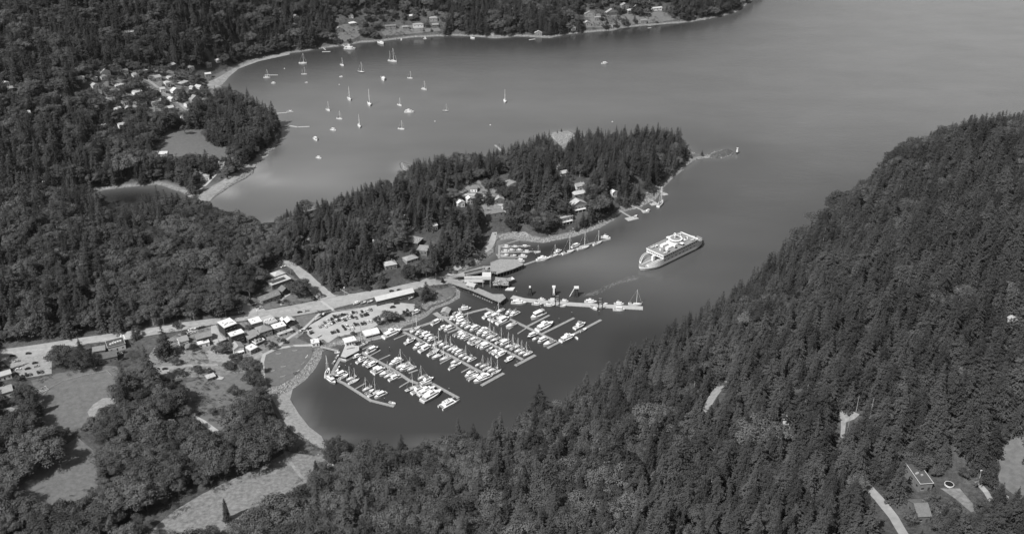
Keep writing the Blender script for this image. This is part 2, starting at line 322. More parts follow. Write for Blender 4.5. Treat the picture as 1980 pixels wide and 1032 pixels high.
# ------------------------------------------------------------------ roads, car parks, lawns
MAIN_UP = [(-40,677),(117,659),(163,652),(245,641),(326,629),(350,623.4),(433,613.7),(476,607),(511,600),(544,594),(617,580),(667,570.6),(748,558),(810,544),(841,532)]
MAIN_LOW = [(897,536),(897,545),(865,549),(823,554),(800,560),(760,568),(709,579),(679,588),(643,597),(627,600),(600,606),(569,611),(505,616),(422,626),(350,639),(241,657),(170,664),(94,682),(64,690),(0,694),(-40,698)]
drape('road', MAIN_UP+MAIN_LOW, M['asphalt'], .20)
drape('side_road', [(531,493),(546.5,510),(566,521),(573,531),(589.5,550),(603,568),(617,580),(650,573.5),(636,562),(613,543),(601,531),(572,510),(550,501),(536,490)], M['asphalt'], .16)
drape('harbour_road', [(841,532),(869,519),(900,503),(930,485),(945,466),(952,449),(961,449),(957,470),(950,482),(927,498),(902,512),(884,524),(880,534)], M['asphalt2'], .16)
drape('car_park', [(628,612),(642,604),(690,597),(722,590),(770,585),(803,588),(800,600),(765,611),(745,619),(722,633),(700,640),(668,648),(650,652),(636,662),(613,660),(598,650),(590,641),(600,628)], M['asphalt2'], .12)
drape('car_park_field', [(0,694),(64,690),(94,682),(100,700),(100,722),(45,731),(28,716),(10,703)], M['gravel'], .12)
drape('church_car_park', [(462,585),(480,578),(505,592),(514,600),(476,607),(466,598)], M['asphalt2'], .12)
drape('library_yard', [(478,578),(530,555),(525,530),(545,520),(575,540),(600,570),(612,578),(544,592),(514,598)], M['park'], .10)
drape('library_path', [(541,590),(545,590),(548,577),(560,570),(566,563),(552,568),(543,578)], M['path'], .15)
drape('village_ground', [(300,668),(345,645),(422,628),(505,618),(565,612),(585,625),(592,640),(560,664),(508,688),(500,720),(420,728),(360,730),(300,735),(280,700)], M['dry'], .09)
drape('lane', [(408,630),(418,628),(425,645),(435,656),(436,668),(415,668),(408,650)], M['asphalt2'], .17)
drape('lane_gravel', [(395,680),(410,675),(430,682),(455,690),(480,688),(505,680),(512,687),(490,697),(440,702),(405,696)], M['gravel'], .16)
drape('yard_drive', [(300,716),(305,709),(345,706),(420,703),(422,707),(350,710),(328,715),(322,730),(305,733)], M['gravel'], .15)
drape('triangle_lawn', [(572,613),(600,607),(618,606),(596,628),(583,634)], M['grass'], .15)
drape('promenade_lawn', [(529,677),(562,652),(572,653),(603,665),(570,668),(545,671)], M['grass'], .15)
drape('park_lawn', [(511,688),(530,679),(562,671),(600,669),(606,676),(600,692),(585,712),(565,730),(540,744),(514,745),(509,730)], M['park'], .15)
ribbon('promenade', [(604,667),(565,668.5),(532,675),(511,685),(507,700),(509,730),(515,762),(524,790),(531,810)], 3.2, M['path'], .18)
ribbon('boardwalk_path', [(618,606),(590,633),(562,651),(530,675)], 2.6, M['path'], .22)
drape('shore_rocks', [(513,748),(540,746),(566,732),(588,712),(602,692),(610,674),(622,674),(622,690),(610,712),(590,735),(566,752),(545,762),(520,762)], M['rock'], .10)
drape('park_beach', [(522,762),(545,762),(566,752),(561,772),(578,800),(598,825),(622,843),(632,868),(612,866),(585,845),(566,836),(550,815),(534,785)], M['gravel'], .10)
drape('embankment_rocks', [(640,664),(700,650),(750,634),(800,617),(824,603),(835,594),(868,582),(882,572),(882,556),(890,562),(889,576),(868,588),(842,597),(828,610),(806,622),(752,643),(702,657),(660,667)], M['rock'], .14)
drape('bank_grass', [(845,560),(870,556),(880,556),(878,570),(862,578),(838,584),(820,582)], M['grass'], .12)
drape('meadow', [(625,850),(628,880),(600,880),(555,872),(500,905),(440,930),(390,955),(340,985),(270,1040),(-20,1200),(400,1100),(470,1030),(540,985),(575,945),(610,925),(640,900),(632,868)], M['dry'], .10)
drape('salt_marsh', [(556,845),(575,840),(600,855),(622,868),(600,876),(560,872),(552,860)], M['grass'], .15)
ribbon('meadow_track', [(548,865),(556,885),(575,912),(590,930)], 2.2, M['sand'], .16)
drape('ball_field', [(60,735),(110,722),(200,706),(225,708),(240,730),(245,800),(190,818),(120,835),(60,830),(75,790),(70,760)], M['grass'], .10)
drape('infield', [(225,766),(198,770),(180,782),(169,796),(172,804),(186,813),(196,808),(205,790),(235,772)], M['sand'], .16)
drape('lower_field', [(20,925),(150,845),(180,870),(188,905),(190,950),(120,978),(60,985),(20,960)], M['grass'], .10)
drape('back_garden', [(340,745),(400,730),(470,720),(500,700),(500,760),(465,790),(420,840),(385,830),(360,790),(350,765)], M['grass'], .10)
ribbon('garden_drive', [(372,805),(392,815),(408,827),(424,838)], 4.5, M['path'], .16)
drape('bay_field', [(312,262),(330,243),(395,242),(400,262),(440,275),(475,285),(495,292),(470,310),(430,330),(395,345),(385,330),(390,300),(340,303),(300,300)], M['park'], .12)
ribbon('shore_drive', [(437,312),(425,330),(410,345),(398,358),(385,368)], 3, M['path'], .18)
drape('estuary_beach', [(358,378),(385,368),(402,364),(425,352),(470,327),(500,303),(512,297),(520,300),(503,310),(490,326),(450,353),(420,373),(401,392),(385,388)], M['sand'], .12)
drape('bay_beach', [(402,170),(400,160),(424,149),(448,135),(484,120),(530,107),(560,101),(560,106),(500,119),(462,133),(445,147),(428,165),(415,172)], M['sand'], .14)
drape('village_clearing', [(215,150),(300,128),(360,142),(395,160),(400,190),(380,215),(330,225),(270,212),(225,195),(160,215),(190,170)], M['dry'], .10)
ribbon('village_street', [(270,148),(290,158),(310,172),(330,188),(352,205),(365,215)], 6, M['asphalt'], .18)
drape('hill_garden', [(885,360),(905,350),(935,345),(960,358),(975,385),(978,405),(940,415),(930,395),(900,380),(885,380)], M['dry'], .10)
ribbon('hill_drive', [(885,377),(930,377),(945,385),(972,398),(974,412)], 4.5, M['path'], .17)
drape('garden_terrace', [(975,350),(1000,342),(998,352),(978,362)], M['sand'], .12)
ribbon('peninsula_drive', [(770,462),(790,448),(800,440),(820,437)], 4, M['path'], .17)
drape('cliff_rock', [(1068,257),(1100,254),(1112,262),(1105,278),(1090,290),(1082,280),(1066,266)], M['rock'], .2)
drape('cove_beach', [(968,455),(990,447),(1015,448),(1030,458),(1050,462),(1110,448),(1150,432),(1180,420),(1190,424),(1160,441),(1110,458),(1050,470),(1010,466),(990,462),(968,465)], M['rock'], .12)
drape('shore_ledges', [(1200,400),(1225,388),(1250,372),(1275,358),(1295,340),(1310,330),(1322,328),(1300,346),(1282,364),(1268,386),(1235,402),(1205,410)], M['rock'], .15)
drape('reef', [(1375,299),(1385,294),(1408,288),(1418,294),(1410,301),(1390,306),(1372,305)], M['reefm'], .12)
drape('hill_road_bend', [(1354,797),(1368,770),(1385,745),(1408,732),(1403,745),(1385,768),(1372,790),(1362,800)], M['gravel'], .15)
drape('hill_road_middle', [(1620,792),(1640,790),(1662,801),(1652,810),(1636,816),(1632,848),(1625,850),(1626,812)], M['gravel'], .15)
ribbon('hill_road', [(1672,935),(1700,965),(1728,1000),(1752,1040)], 4.6, M['asphalt'], .3)
drape('yard_lawn', [(1818,944),(1856,944),(1880,972),(1892,986),(1878,990),(1866,980),(1850,966)], M['dry'], .15)
ribbon('yard_track', [(1888,930),(1906,950),(1922,975)], 2.6, M['gravel'], .2)
drape('upper_lawn', [(1946,856),(1962,846),(2000,842),(2000,975),(1968,962),(1946,945),(1928,925),(1936,905),(1930,885),(1940,872)], M['grass'], .15)
drape('north_shore_clearing', [(640,62),(662,48),(690,44),(700,66),(680,78),(655,84)], M['grass'], .12)
drape('north_shore_garden', [(738,64),(750,52),(800,48),(850,50),(852,60),(800,65),(745,70)], M['grass'], .12)
drape('north_shore_bluff', [(1130,54),(1138,34),(1170,24),(1215,22),(1262,18),(1290,26),(1305,38),(1280,43),(1230,46),(1180,53)], M['grass'], .12)
drape('north_shore_rock', [(940,72),(950,52),(970,47),(992,60),(985,73)], M['rock'], .15)
def dashes(line, n, ln, wd, name='road_marking'):
    W = [Vector(TP(*p)) for p in line]; mb = MB(); seg = [(W[i+1]-W[i]).length for i in range(len(W)-1)]; T = sum(seg)
    for k in range(n):
        s0 = T*(k+.3)/n; i = 0
        while s0 > seg[i]: s0 -= seg[i]; i += 1
        d = (W[i+1]-W[i]).normalized(); c = W[i]+d*s0; nn = Vector((-d.y, d.x, 0))*wd/2; vs = []
        for a, b in ((0, -1), (ln, -1), (ln, 1), (0, 1)):
            p = c+d*a+nn*b; vs.append((p.x, p.y, max(float(terr(p.x, p.y)), 0)+.25))
        mb.add(vs, [(0, 1, 2, 3)], M['paint'])
    o = mb.build(name); tag(o, None, None, kind='structure')
dashes([(-20,684),(117,670),(245,650),(350,631),(433,620),(544,602),(617,591)], 44, 4, .28)
for q in ([(232,647),(236,656)],[(238,646.5),(242,655.5)]): ribbon('crossing_marking', q, 1.0, M['paint'], .3)
ribbon('stop_line', [(612,580),(640,573.5)], 1.0, M['path'], .3); ribbon('crossing_marking', [(621,582),(645,600)], 2.4, M['path'], .3)
dashes([(617,606),(640,602),(690,596)], 14, 4, .3)
# ------------------------------------------------------------------ buildings
M['roofp'] = mat('pale_metal_roof', .5, .6, .1, .3, .3)
VISB = []     # photo areas where a roof must stay in view
SMALLG = {'n': 'houses among the trees along the north shore', 'v': 'houses among the trees above the bay beach', 'p': 'houses among the trees on the peninsula'}
def house(p1, p2, dep, h, roof, rm, wm, label, cat='house', name='house', extra=None, base=None, group=None, vis=True, small=False):
    a = Vector(TP(*p1)) if base is None else Vector(P(p1[0], p1[1], base)); b = Vector(TP(*p2)) if base is None else Vector(P(p2[0], p2[1], base))
    d = (b-a); d.z = 0; L = d.length; ang = math.atan2(d.y, d.x); n2 = Vector((-math.sin(ang), math.cos(ang), 0))
    c = (a+b)/2+n2*dep/2
    zs = [float(terr(c.x+sx*d.x/2+sy*n2.x*dep/2, c.y+sx*d.y/2+sy*n2.y*dep/2)) for sx in (-1, 1) for sy in (-1, 1)]
    z0 = (max(min(zs), 0) if base is None else base); lift = (max(zs)-z0) if base is None else 0; lift = min(lift, 3); H_ = h+lift
    t = thing(name, label, cat, (c.x, c.y, z0-.2), ang, group)
    wl = MB(); wl.box((0, 0, -.6), (L, dep, H_+.6), M[wm])
    wall = wl.build('wall', t)
    r = MB(); o = .5
    if roof == 'flat':
        r.box((0, 0, H_), (L+.5, dep+.5, .45), M[rm])
        pm = M['wallw'] if rm != 'roofw' else M['walld']
        for sx, sy, lx, ly in ((0, -1, L+.6, .2), (0, 1, L+.6, .2), (-1, 0, .2, dep+.1), (1, 0, .2, dep+.1)):
            r.box((sx*(L/2+.2), sy*(dep/2+.2), H_+.45), (lx, ly, .22), pm if (rm == 'roofd') else M[rm])
        for k in range(random.randint(1, 3)): r.box((random.uniform(-.3, .3)*L, random.uniform(-.25, .25)*dep, H_+.45), (1.1, .9, .6), M['roofl'])
    elif roof == 'hip':
        rh = dep*.28; k = min(dep/2, L*.4)
        r.add([(-L/2-o, -dep/2-o, H_), (L/2+o, -dep/2-o, H_), (L/2+o, dep/2+o, H_), (-L/2-o, dep/2+o, H_), (-L/2+k, 0, H_+rh), (L/2-k, 0, H_+rh)],
              [(0, 1, 5, 4), (1, 2, 5), (2, 3, 4, 5), (3, 0, 4), (3, 2, 1, 0)], M[rm])
    else:
        rh = dep*.26
        if roof == 'gable': # ridge along length
            pts = [(-L/2-o, -dep/2-o, H_-.1), (-L/2-o, 0, H_+rh), (-L/2-o, dep/2+o, H_-.1)]; q = [(x+L+2*o, y, z) for x, y, z in pts]
        else:               # ridge across: the gable end faces the front
            rh = L*.26; pts = [(-L/2-o, -dep/2-o, H_-.1), (0, -dep/2-o, H_+rh), (L/2+o, -dep/2-o, H_-.1)]; q = [(x, y+dep+2*o, z) for x, y, z in pts]
        th = .3; lo = [(x, y, z) for x, y, z in pts+q]; hi = [(x, y, z+th) for x, y, z in pts+q]
        r.add(lo+hi, [(0, 1, 4, 3), (1, 2, 5, 4), (6, 9, 10, 7), (7, 10, 11, 8), (0, 6, 7, 1), (1, 7, 8, 2), (3, 4, 10, 9), (4, 5, 11, 10), (0, 3, 9, 6), (2, 8, 11, 5)], M[rm])
        for gp in ([[(-L/2, -dep/2, H_), (-L/2, dep/2, H_), (-L/2, 0, H_+rh)], [(L/2, -dep/2, H_), (L/2, dep/2, H_), (L/2, 0, H_+rh)]] if roof == 'gable' else [[(-L/2, -dep/2, H_), (L/2, -dep/2, H_), (0, -dep/2, H_+rh)], [(-L/2, dep/2, H_), (L/2, dep/2, H_), (0, dep/2, H_+rh)]]):
            g = MB(); g.add(gp, [(0, 1, 2)], M[wm]); g.build('gable', t)
    ro = r.build('roof', t)
    if roof in ('gable', 'hip', 'front') and random.random() < .6:
        ch = MB(); ch.box((L*.2, dep*.1, H_), (.9, .9, rh+1.0), M['wallm']); ch.build('chimney', ro)
    nf = max(1, int(h//3)); nw = max(2, int(L/3.6))
    if small: nw = min(nw, 3); nf = 1
    for fl in range(nf):
        for i in range(nw):
            if fl == 0 and i == nw//2:
                dm = MB(); dm.box((-L/2+L*(i+.5)/nw, -dep/2-.03, lift), (1.1, .1, 2.2), M['walld']); dm.build('door', t); continue
            wb = MB(); wx_ = -L/2+L*(i+.5)/nw; z1 = lift+.9+fl*2.9
            wb.box((wx_, -dep/2-.02, z1), (1.5, .08, 1.2), M['glass']); wo = wb.build('window', t)
            if not small:
                fb = MB(); fb.box((wx_, -dep/2-.06, z1-.14), (1.8, .12, .12), M['wallw']); fb.build('sill', wo)
    if not small:
        for i in range(max(1, int(dep/4.5))):
            wb = MB(); wb.box((-L/2-.02, -dep/2+dep*(i+.5)/max(1, int(dep/4.5)), lift+1), (.08, 1.4, 1.2), M['glass']); wb.build('window', t)
    if extra: extra(t, L, dep, H_)
    if vis:
        q = []
        for sx, sy in ((-1, -1), (1, -1), (1, 1), (-1, 1)):
            v = c+Vector((math.cos(ang), math.sin(ang), 0))*sx*L*.42+n2*sy*dep*.42; q.append(proj(v.x, v.y, z0+H_))
        q2 = [proj((a+(b-a)*.1).x, (a+(b-a)*.1).y, z0+1), proj((a+(b-a)*.9).x, (a+(b-a)*.9).y, z0+1)]
        VISB.append(q if small else [q2[0], q2[1], q[1], q[2], q[3], q[0]])
    return t
def solar(t, L, d, h):
    m = MB(); m.box((-L*.05, -d*.05, h+.8), (L*.72, d*.42, .25), M['navy']); m.build('solar_array', t)
def terrace(t, L, d, h):
    m = MB(); m.box((L*.15, -d/2-3.4, 2.2), (L*.8, 6.6, .4), M['teak'])
    for c, s in (((L*.15, -d/2-6.7, 2.6), (L*.8+.4, .3, 1)), ((-L*.25, -d/2-3.4, 2.6), (.3, 6.3, 1)), ((L*.55, -d/2-3.4, 2.6), (.3, 6.3, 1))): m.box(c, s, M['wallw'])
    for k in range(4): m.box((-L*.25+k*L*.265, -d/2-6.4, -1), (.3, .3, 3.2), M['wallm'])
    m.build('terrace', t)
    for k in range(5):
        u = MB(); x, y = random.uniform(-.15, .45)*L, -d/2-random.uniform(1.5, 5.5); u.tube((x, y, 2.6), (x, y, 4.4), .05, .05, M['steel'], 5); u.tube((x, y, 4.3), (x, y, 4.9), 1.2, .05, M['canvas'], 8); u.build('parasol', t)
def porch(t, L, d, h):
    m = MB(); m.box((0, -d/2-1.6, 2.7), (L*.8, 3, .2), M['wallw'])
    for k in range(4): m.box((-L*.38+k*L*.253, -d/2-2.9, -.5), (.2, .2, 3.2), M['wallw'])
    m.build('porch', t)
def boxes(t, L, d, h):
    for k in range(5):
        m = MB(); m.box((-L*.3+k*L*.15, -d*.1+random.uniform(-1, 1), h+.46), (1.6, 1.4, 1.1), M['roofw']); m.build('roof_vent', t)
B = house
B((437,652),(460,644),13,9,'flat','roofw','walld','tall flat white-roofed dark building beside the main road','building','shop_building',boxes)
B((450,671),(475,664),7,10.5,'flat','roofw','walld','dark three-storey building with white flat roof, in front of the tall one','building','shop_building')
B((427,666),(438,662.5),5,3,'flat','roofl','wallm','small pale shed at the lane beside the dark buildings','shed','shed')
B((382,665),(411,658),9,4.5,'gable','roofm','wallm','long grey gabled building south of the main road beside the lane','building','shop_building')
B((384,673),(406,668),5,3.2,'flat','roofw','wallw','low white annexe below the long grey gabled building')
B((349,670),(366,665),9,4,'gable','roofm','wallw','grey gabled house with pale front next to the long gabled building',extra=porch)
B((360,679),(385,673),7,3,'hip','roofm','wallm','low grey hipped house below the white annexe')
B((453,685),(473,680),9,4.5,'front','roofm','wallw','grey gabled cottage with white porch beneath the dark three-storey building',extra=porch)
B((486,686),(499,680),8,4,'flat','roofw','wallm','bright white slanting roof beside the end of the waterfront path','pavilion','pavilion')
B((482,666),(503,657),11,5,'gable','roofm','wallm','pub building with shingled roof and round terrace full of tables','restaurant','restaurant',terrace)
B((504,655),(528,648),11,6,'hip','roofm','wallm','large dark hipped roof in the middle of the village block','building','shop_building')
B((488,637),(508,632),10,5,'flat','roofw','wallm','white flat-roofed shop right of the garden tree by the main road','shop','shop_building')
B((517,639),(538,632),15,5,'flat','roofl','wallm','wide pale grey flat roof beside the main road','shop','shop_building',boxes)
B((531,645),(554,639),8,4.5,'flat','roofw','wallm','white roof in front of the wide pale grey flat roof','shop','shop_building')
B((556,633),(570,629),7,5,'front','roofw','walld','narrow white-roofed house at the corner of the triangle lawn')
B((546,628),(554,626),5,4,'front','roofw','wallm','tiny white-roofed kiosk at the left of the narrow corner house','kiosk','kiosk')
B((540,652),(567,643),3.5,2.2,'flat','roofl','wallw','low white-walled patio above the promenade lawn','patio','patio')
B((604,671),(618,669),7,3,'flat','roofw','wallw','white flat-roofed ticket kiosk at the head of the marina gangway','kiosk','kiosk')
B((729,592),(801,577),9,4.5,'gable','roofp','walld','very long white-roofed shed beside the road above the car park','shed','long_shed')
B((533,541),(552,535),9,3.5,'hip','roofl','wallm','pale hipped roof at the back of the library grounds')
B((527,561),(564,549),11,4.5,'flat','roofl','wallm','pale flat-roofed building with a dark solar array','library','library_building',solar)
B((547,573),(563,566),7,5,'front','roofm','walld','gabled entrance hall beside the big dark round tree','hall','hall_building')
B((508,589),(543,577),9,3.6,'gable','roofm','wallm','long grey gabled hall beside the small car park','hall','hall_building',boxes)
B((211,683),(244,674),12,4.5,'flat','roofd','wallw','dark flat roof with white edges and roof units beside the main road','building','shop_building',boxes)
B((192,705),(228,697),10,4.5,'gable','roofd','wallm','dark gabled house above the ball field fence')
B((182,690),(205,686),8,5,'gable','roofm','wallm','smaller gabled house behind the dark one above the ball field')
B((-18,777),(28,767),10,5,'gable','roofl','wallw','pale long house at the left edge, beside the cone-shaped cedar')
B((8,810),(38,804),9,4,'hip','roofm','wallm','grey hipped house at the left edge below the pale long house')
B((-14,740),(24,731),7,4,'gable','roofl','wallw','long pale roof at the left edge beside the gravel car park')
B((329,836),(346,829),8,4,'front','roofw','wallw','white-roofed house half hidden by trees below the ball field')
B((402,738),(418,733),6,2.5,'flat','roofl','wallm','small open pale shed in the back gardens','shed','shed')
B((1776,951),(1801,946),17,4.5,'flat','roofd','wallm','dark flat roof with white edges on the lower right hillside')
B((1772,1013),(1797,1008),12,4,'gable','roofm','wallm','grey striped roof at the bottom right beside the hill road')
B((1513,833),(1535,827),10,3.4,'gable','roofl','wallm','pale-roofed house alone in the hillside forest')
B((1560,822),(1570,820),6,3,'front','roofw','wallw','little white-roofed cabin right of the pale-roofed hillside house','cabin','cabin')
B((1965,640),(1979,636),9,4,'front','roofl','wallw','white house at the right edge high on the hillside')
B((789,474),(808,480),13,3.5,'flat','roofm','walld','grey flat-roofed house in the middle of the peninsula wood',small=True)
B((806,491),(826,496),12,3.5,'flat','roofm','wallm','second grey flat-roofed house just below the first on the peninsula',small=True)
B((746,523),(768,519),9,4.5,'hip','roofl','wallm','pale hipped roof near the road on the peninsula',small=True)
B((787,512),(809,507),9,3.5,'hip','roofm','wallm','dull round-ended roof below the two flat-roofed peninsula houses',small=True)
B((886,402),(899,400),8,4,'front','roofw','wallw','white cottage at the lower left of the peninsula clearing')
B((905,396),(914,394),5,6,'front','roofw','wallw','narrow tall white cottage right of the white peninsula cottage')
B((941,425),(975,419),8,3.2,'flat','roofm','wallm','long low grey flat roof on the slope above the cove',small=True)
B((1115,368),(1131,366),9,3.5,'gable','roofm','wallw','gabled house behind the terraced peninsula house',small=True)
B((1111,386),(1136,382),9,4,'hip','roofl','wallm','pale roofed terraced house in the eastern peninsula wood',small=True)
B((1106,410),(1134,405),9,4.5,'front','roofl','wallm','glass-fronted house above the rocky cove shore',extra=porch)
B((1083,434),(1108,427),8,3.5,'flat','roofl','wallm','low house with pale decks above the rocky cove shore',extra=porch)
B((1184,383),(1193,381),5,4,'front','roofw','wallw','white cabin among trees near the eastern docks','cabin','cabin')
B((1100,333),(1112,331),6,3,'gable','roofl','wallw','small pale roof in the middle of the eastern peninsula wood')
for q in [(601,615,63,'cottage with white front at the far left of the north shore'),(649,664,64,'grey roofed house behind the first north shore float'),(644,661,84,'white house with posts right above the north shore beach'),(745,766,57,'two-storey house with white balconies on the north shore'),(779,792,59,'pale narrow house right of the balconied house'),(799,819,55,'wide pale house near the north shore pier'),(831,846,43,'terraced house high above the north shore pier'),(836,848,55,'white house directly above the end of the north shore pier'),(1076,1086,42,'small pale house in the woods left of the bluff'),(1034,1048,71,'white boathouse at the water on the north shore'),(1106,1113,61,'tiny white boathouse right of the white boathouse'),(1129,1143,52,'house on a rocky knob at the north shore'),(1131,1150,34,'bright house high on the bluff, leftmost of its cluster'),(1150,1161,42,'pale tall house below the bright bluff house'),(1173,1194,30,'big white house in the middle of the bluff'),(1202,1216,18,'pale house near the top edge above the bluff'),(1262,1280,22,'white house right of the bluff garden'),(1239,1250,48,'little white boathouse at the far end of the beach'),(1185,1191,55,'tiny white hut on the rocks below the bluff'),(1432,1442,8,'cream house at the far corner of the point')]:
    B((q[0],q[2]),(q[1],q[2]-1),random.uniform(6,8),random.choice([3,3.5,4.5]),random.choice(['gable','front','hip']),random.choice(['roofl','roofm','roofm']),random.choice(['wallw','wallm','wallm']),q[3],group=SMALLG['n'],small=True)
for q in [(289,313,156,'wide pale roof at the top of the village street'),(335,351,183,'house with bright roof right of the village street'),(371,391,199,'pale roofed house nearest the bay beach'),(295,315,206,'pale roof at the left of the lower street'),(224,241,170,'white roofed house with a dark tree in front'),(321,331,168,'low roof behind the bright roofed street house'),(195,215,147,'long pale roof in the trees above the village'),(240,249,144,'small white roof at the head of the street'),(386,395,176,'white hut at the back of the bay beach'),(241,250,205,'small white front in the lower village'),(196,216,254,'white house alone in the forest below the village'),(38,60,212,'pale house at the far left with dark windows'),(58,79,206,'second pale house at the far left'),(72,84,181,'white hut above the far left houses'),(239,263,71,'big pale roof on the hillside above the village'),(309,327,110,'pale house between dark firs above the village'),(140,151,141,'white sided house left of the village'),(68,87,275,'hip-roofed house deep in the left forest'),(76,93,362,'white gabled house left of the lagoon'),(113,122,360,'small pale hut left of the lagoon'),(141,168,287,'low pale roof in the forest above the lagoon'),(294,324,306,'white A-shaped roof at the edge of the bay field'),(375,392,346,'white winged house by the estuary'),(388,405,350,'gabled wing right of the winged estuary house'),(140,165,160,'low white roof in the trees left of the village'),(326,342,154,'pale roof between the street and the beach'),(350,366,166,'grey roof near the beach end of the street'),(262,276,186,'small grey roof left of the street'),(270,285,207,'grey roof in the lower village gardens'),(355,372,232,'roof between the village and the bay field'),(372,380,176,'tiny roof among the beach houses'),(8,20,170,'pale roof at the left edge of the far forest'),(120,132,190,'small white roof in the far left gardens')]:
    B((q[0],q[2]),(q[1],q[2]-random.uniform(-1,2)),random.uniform(7,10),random.choice([3.5,4,5]),random.choice(['gable','front','hip']),random.choice(['roofl','roofl','roofp','roofm']),'wallw',q[3],group=SMALLG['v'],small=True)
for q in [(655,668,455,'small bright roof among the western peninsula firs'),(672,684,470,'small roof in a gap of the western peninsula'),(716,728,450,'half-hidden pale roof on the northern peninsula'),(722,735,476,'small grey roof above the pale hipped roof'),(728,742,492,'low pale roof left of the pale hipped roof'),(590,602,470,'pale roof at the neck of the peninsula'),(780,789,428,'white gable among firs in the middle of the peninsula'),(957,975,395,'pale roof at the bend of the hill drive')]:
    B((q[0],q[2]),(q[1],q[2]-1),7,3.5,random.choice(['gable','front','hip']),'roofl','wallm',q[3],group=SMALLG['p'],small=True,vis=random.random()<.5)

rh = random.Random(5)
for nm, poly, k, grp in (('terraced hillside above the bay beach', [(180,125),(430,120),(410,150),(380,215),(200,225)], 19, 'cottages on the terraced hillside above the bay beach'), ('western forest slope', [(5,120),(190,110),(190,235),(5,235)], 15, 'cottages in the western forest'), ('forest above the lagoon', [(5,240),(290,235),(290,345),(5,345)], 10, 'cottages in the forest above the lagoon'), ('north shore woods', [(560,30),(1420,0),(1420,14),(1100,40),(900,50),(560,75)], 17, 'cottages in the north shore woods'), ('peninsula spine', [(640,440),(760,420),(880,350),(1000,330),(1180,290),(1230,320),(1100,350),(1000,420),(860,470),(700,500)], 13, 'cottages along the peninsula spine')):
    pts = []
    while len(pts) < k:
        x = rh.uniform(min(p[0] for p in poly), max(p[0] for p in poly)); y = rh.uniform(min(p[1] for p in poly), max(p[1] for p in poly))
        if inpoly([x], [y], poly)[0] and all(abs(x-a)+abs(y-b)*1.6 > 15 for a, b in pts) and all(abs(x-sum(p[0] for p in q)/len(q))+abs(y-sum(p[1] for p in q)/len(q))*1.5 > 20 for q in VISB):
            tp = TP(x, y)
            if float(sdat(tp[0], tp[1])) > 12: pts.append((x, y))
    for i, (x, y) in enumerate(sorted(pts)):
        wd = rh.uniform(8, 14); rt = rh.choice(['gable', 'front', 'hip', 'gable']); rm = rh.choice(['roofm', 'roofl', 'roofl', 'roofm', 'roofp'])
        B((x-wd/2, y), (x+wd/2, y+rh.uniform(-3, 1)), rh.uniform(6, 9), rh.choice([3, 3.5, 4.5]), rt, rm, rh.choice(['wallw', 'wallm']), ORDF[i]+'cottage from the left, '+{'roofm': 'grey', 'roofl': 'pale', 'roofp': 'light metal'}[rm]+' roof, '+nm, 'cottage', 'cottage', group=grp, small=True, vis=rh.random() < (.2 if nm[:3] == 'pen' else .75))
# ------------------------------------------------------------------ docks, wharves
ZO = {1: (620,640,12.375), 2: (620,710,12.375), 3: (760,640,12.375), 4: (740,720,12.375), 5: (760,590,12.375), 6: (880,670,12.375), 7: (880,590,11.47), 8: (1020,560,8.25), 9: (940,440,7.615), 10: (500,0,3.96), 11: (1000,0,3.96), 12: (500,230,3.96), 13: (1100,330,8.6), 14: (850,440,4.3), 15: (850,500,11.47), 16: (600,560,10.32), 17: (350,480,5.16), 18: (0,640,5.43), 0: (0,0,1)}
def Q(z, x, y):
    a, b, s = ZO[z]; return (a+x/s, b+y/s)
def WP(z, x, y, h=0.0): return Vector(P(*Q(z, x, y), h))
def plank(mb, pts, wd, z0, z1, m):
    for i in range(len(pts)-1):
        a, b = pts[i], pts[i+1]; d = (b-a).normalized(); n2 = Vector((-d.y, d.x, 0))*wd/2
        e = d*(wd/2 if i < len(pts)-2 else 0); s = d*(wd*0 if i else 0)
        q = [a-n2+s, b-n2+e, b+n2+e, a+n2+s]; zz = i*.004
        mb.prism([(p.x, p.y) for p in q], z0, z1+zz, m)
def dock(label, lines, fingers=(), piles=(), wd=2.6, name='floating_dock', fw=1.3, group='floating docks of the marina', m='dock'):
    p0 = WP(*lines[0][0]); t = thing(name, label, 'dock', (p0.x, p0.y, 0), 0, group); off = Vector((p0.x, p0.y, 0))
    for l in lines:
        mb = MB(); pts = [WP(*q)-off for q in l]; plank(mb, pts, wd, .0, .6, M[m])
        for i in range(len(pts)-1):      # rubbing strips and float tanks below the edges
            a, b = pts[i], pts[i+1]; d = (b-a); L = d.length; ang = math.atan2(d.y, d.x); k = max(2, int(L/3))
            for j in range(k):
                c = a+d*((j+.5)/k); mb.box((c.x, c.y, -.35), (L/k*.55, wd+.5, .5), M['pile'], ang)
        mb.build('walkway', t)
    for f in fingers:
        mb = MB(); pts = [WP(*q)-off for q in f[:2]]; pts = [p+Vector((0, 0, 0)) for p in pts]; plank(mb, pts, f[2] if len(f) > 2 else fw, .0, .54, M[m]); mb.build('finger', t)
    for q in piles:
        p = WP(*q)-off; mb = MB(); mb.tube((p.x, p.y, -3), (p.x, p.y, 4.2), .22, .2, M['pile']); mb.tube((p.x, p.y, 4.2), (p.x, p.y, 4.5), .26, .1, M['cap']); mb.build('pile', t)
    return t
def rowp(z, pts): return [(z, a, b) for a, b in pts]
dock('curved dock nearest the park, running down to a lone end float', [[(1,470,650),(1,290,980),(2,225,235),(2,560,390),(2,1200,800),(2,1760,940)]], [((2,820,530),(2,1060,395))], rowp(2,[(470,10),(735,10),(600,40),(1530,830),(1090,400)]), wd=2.6)
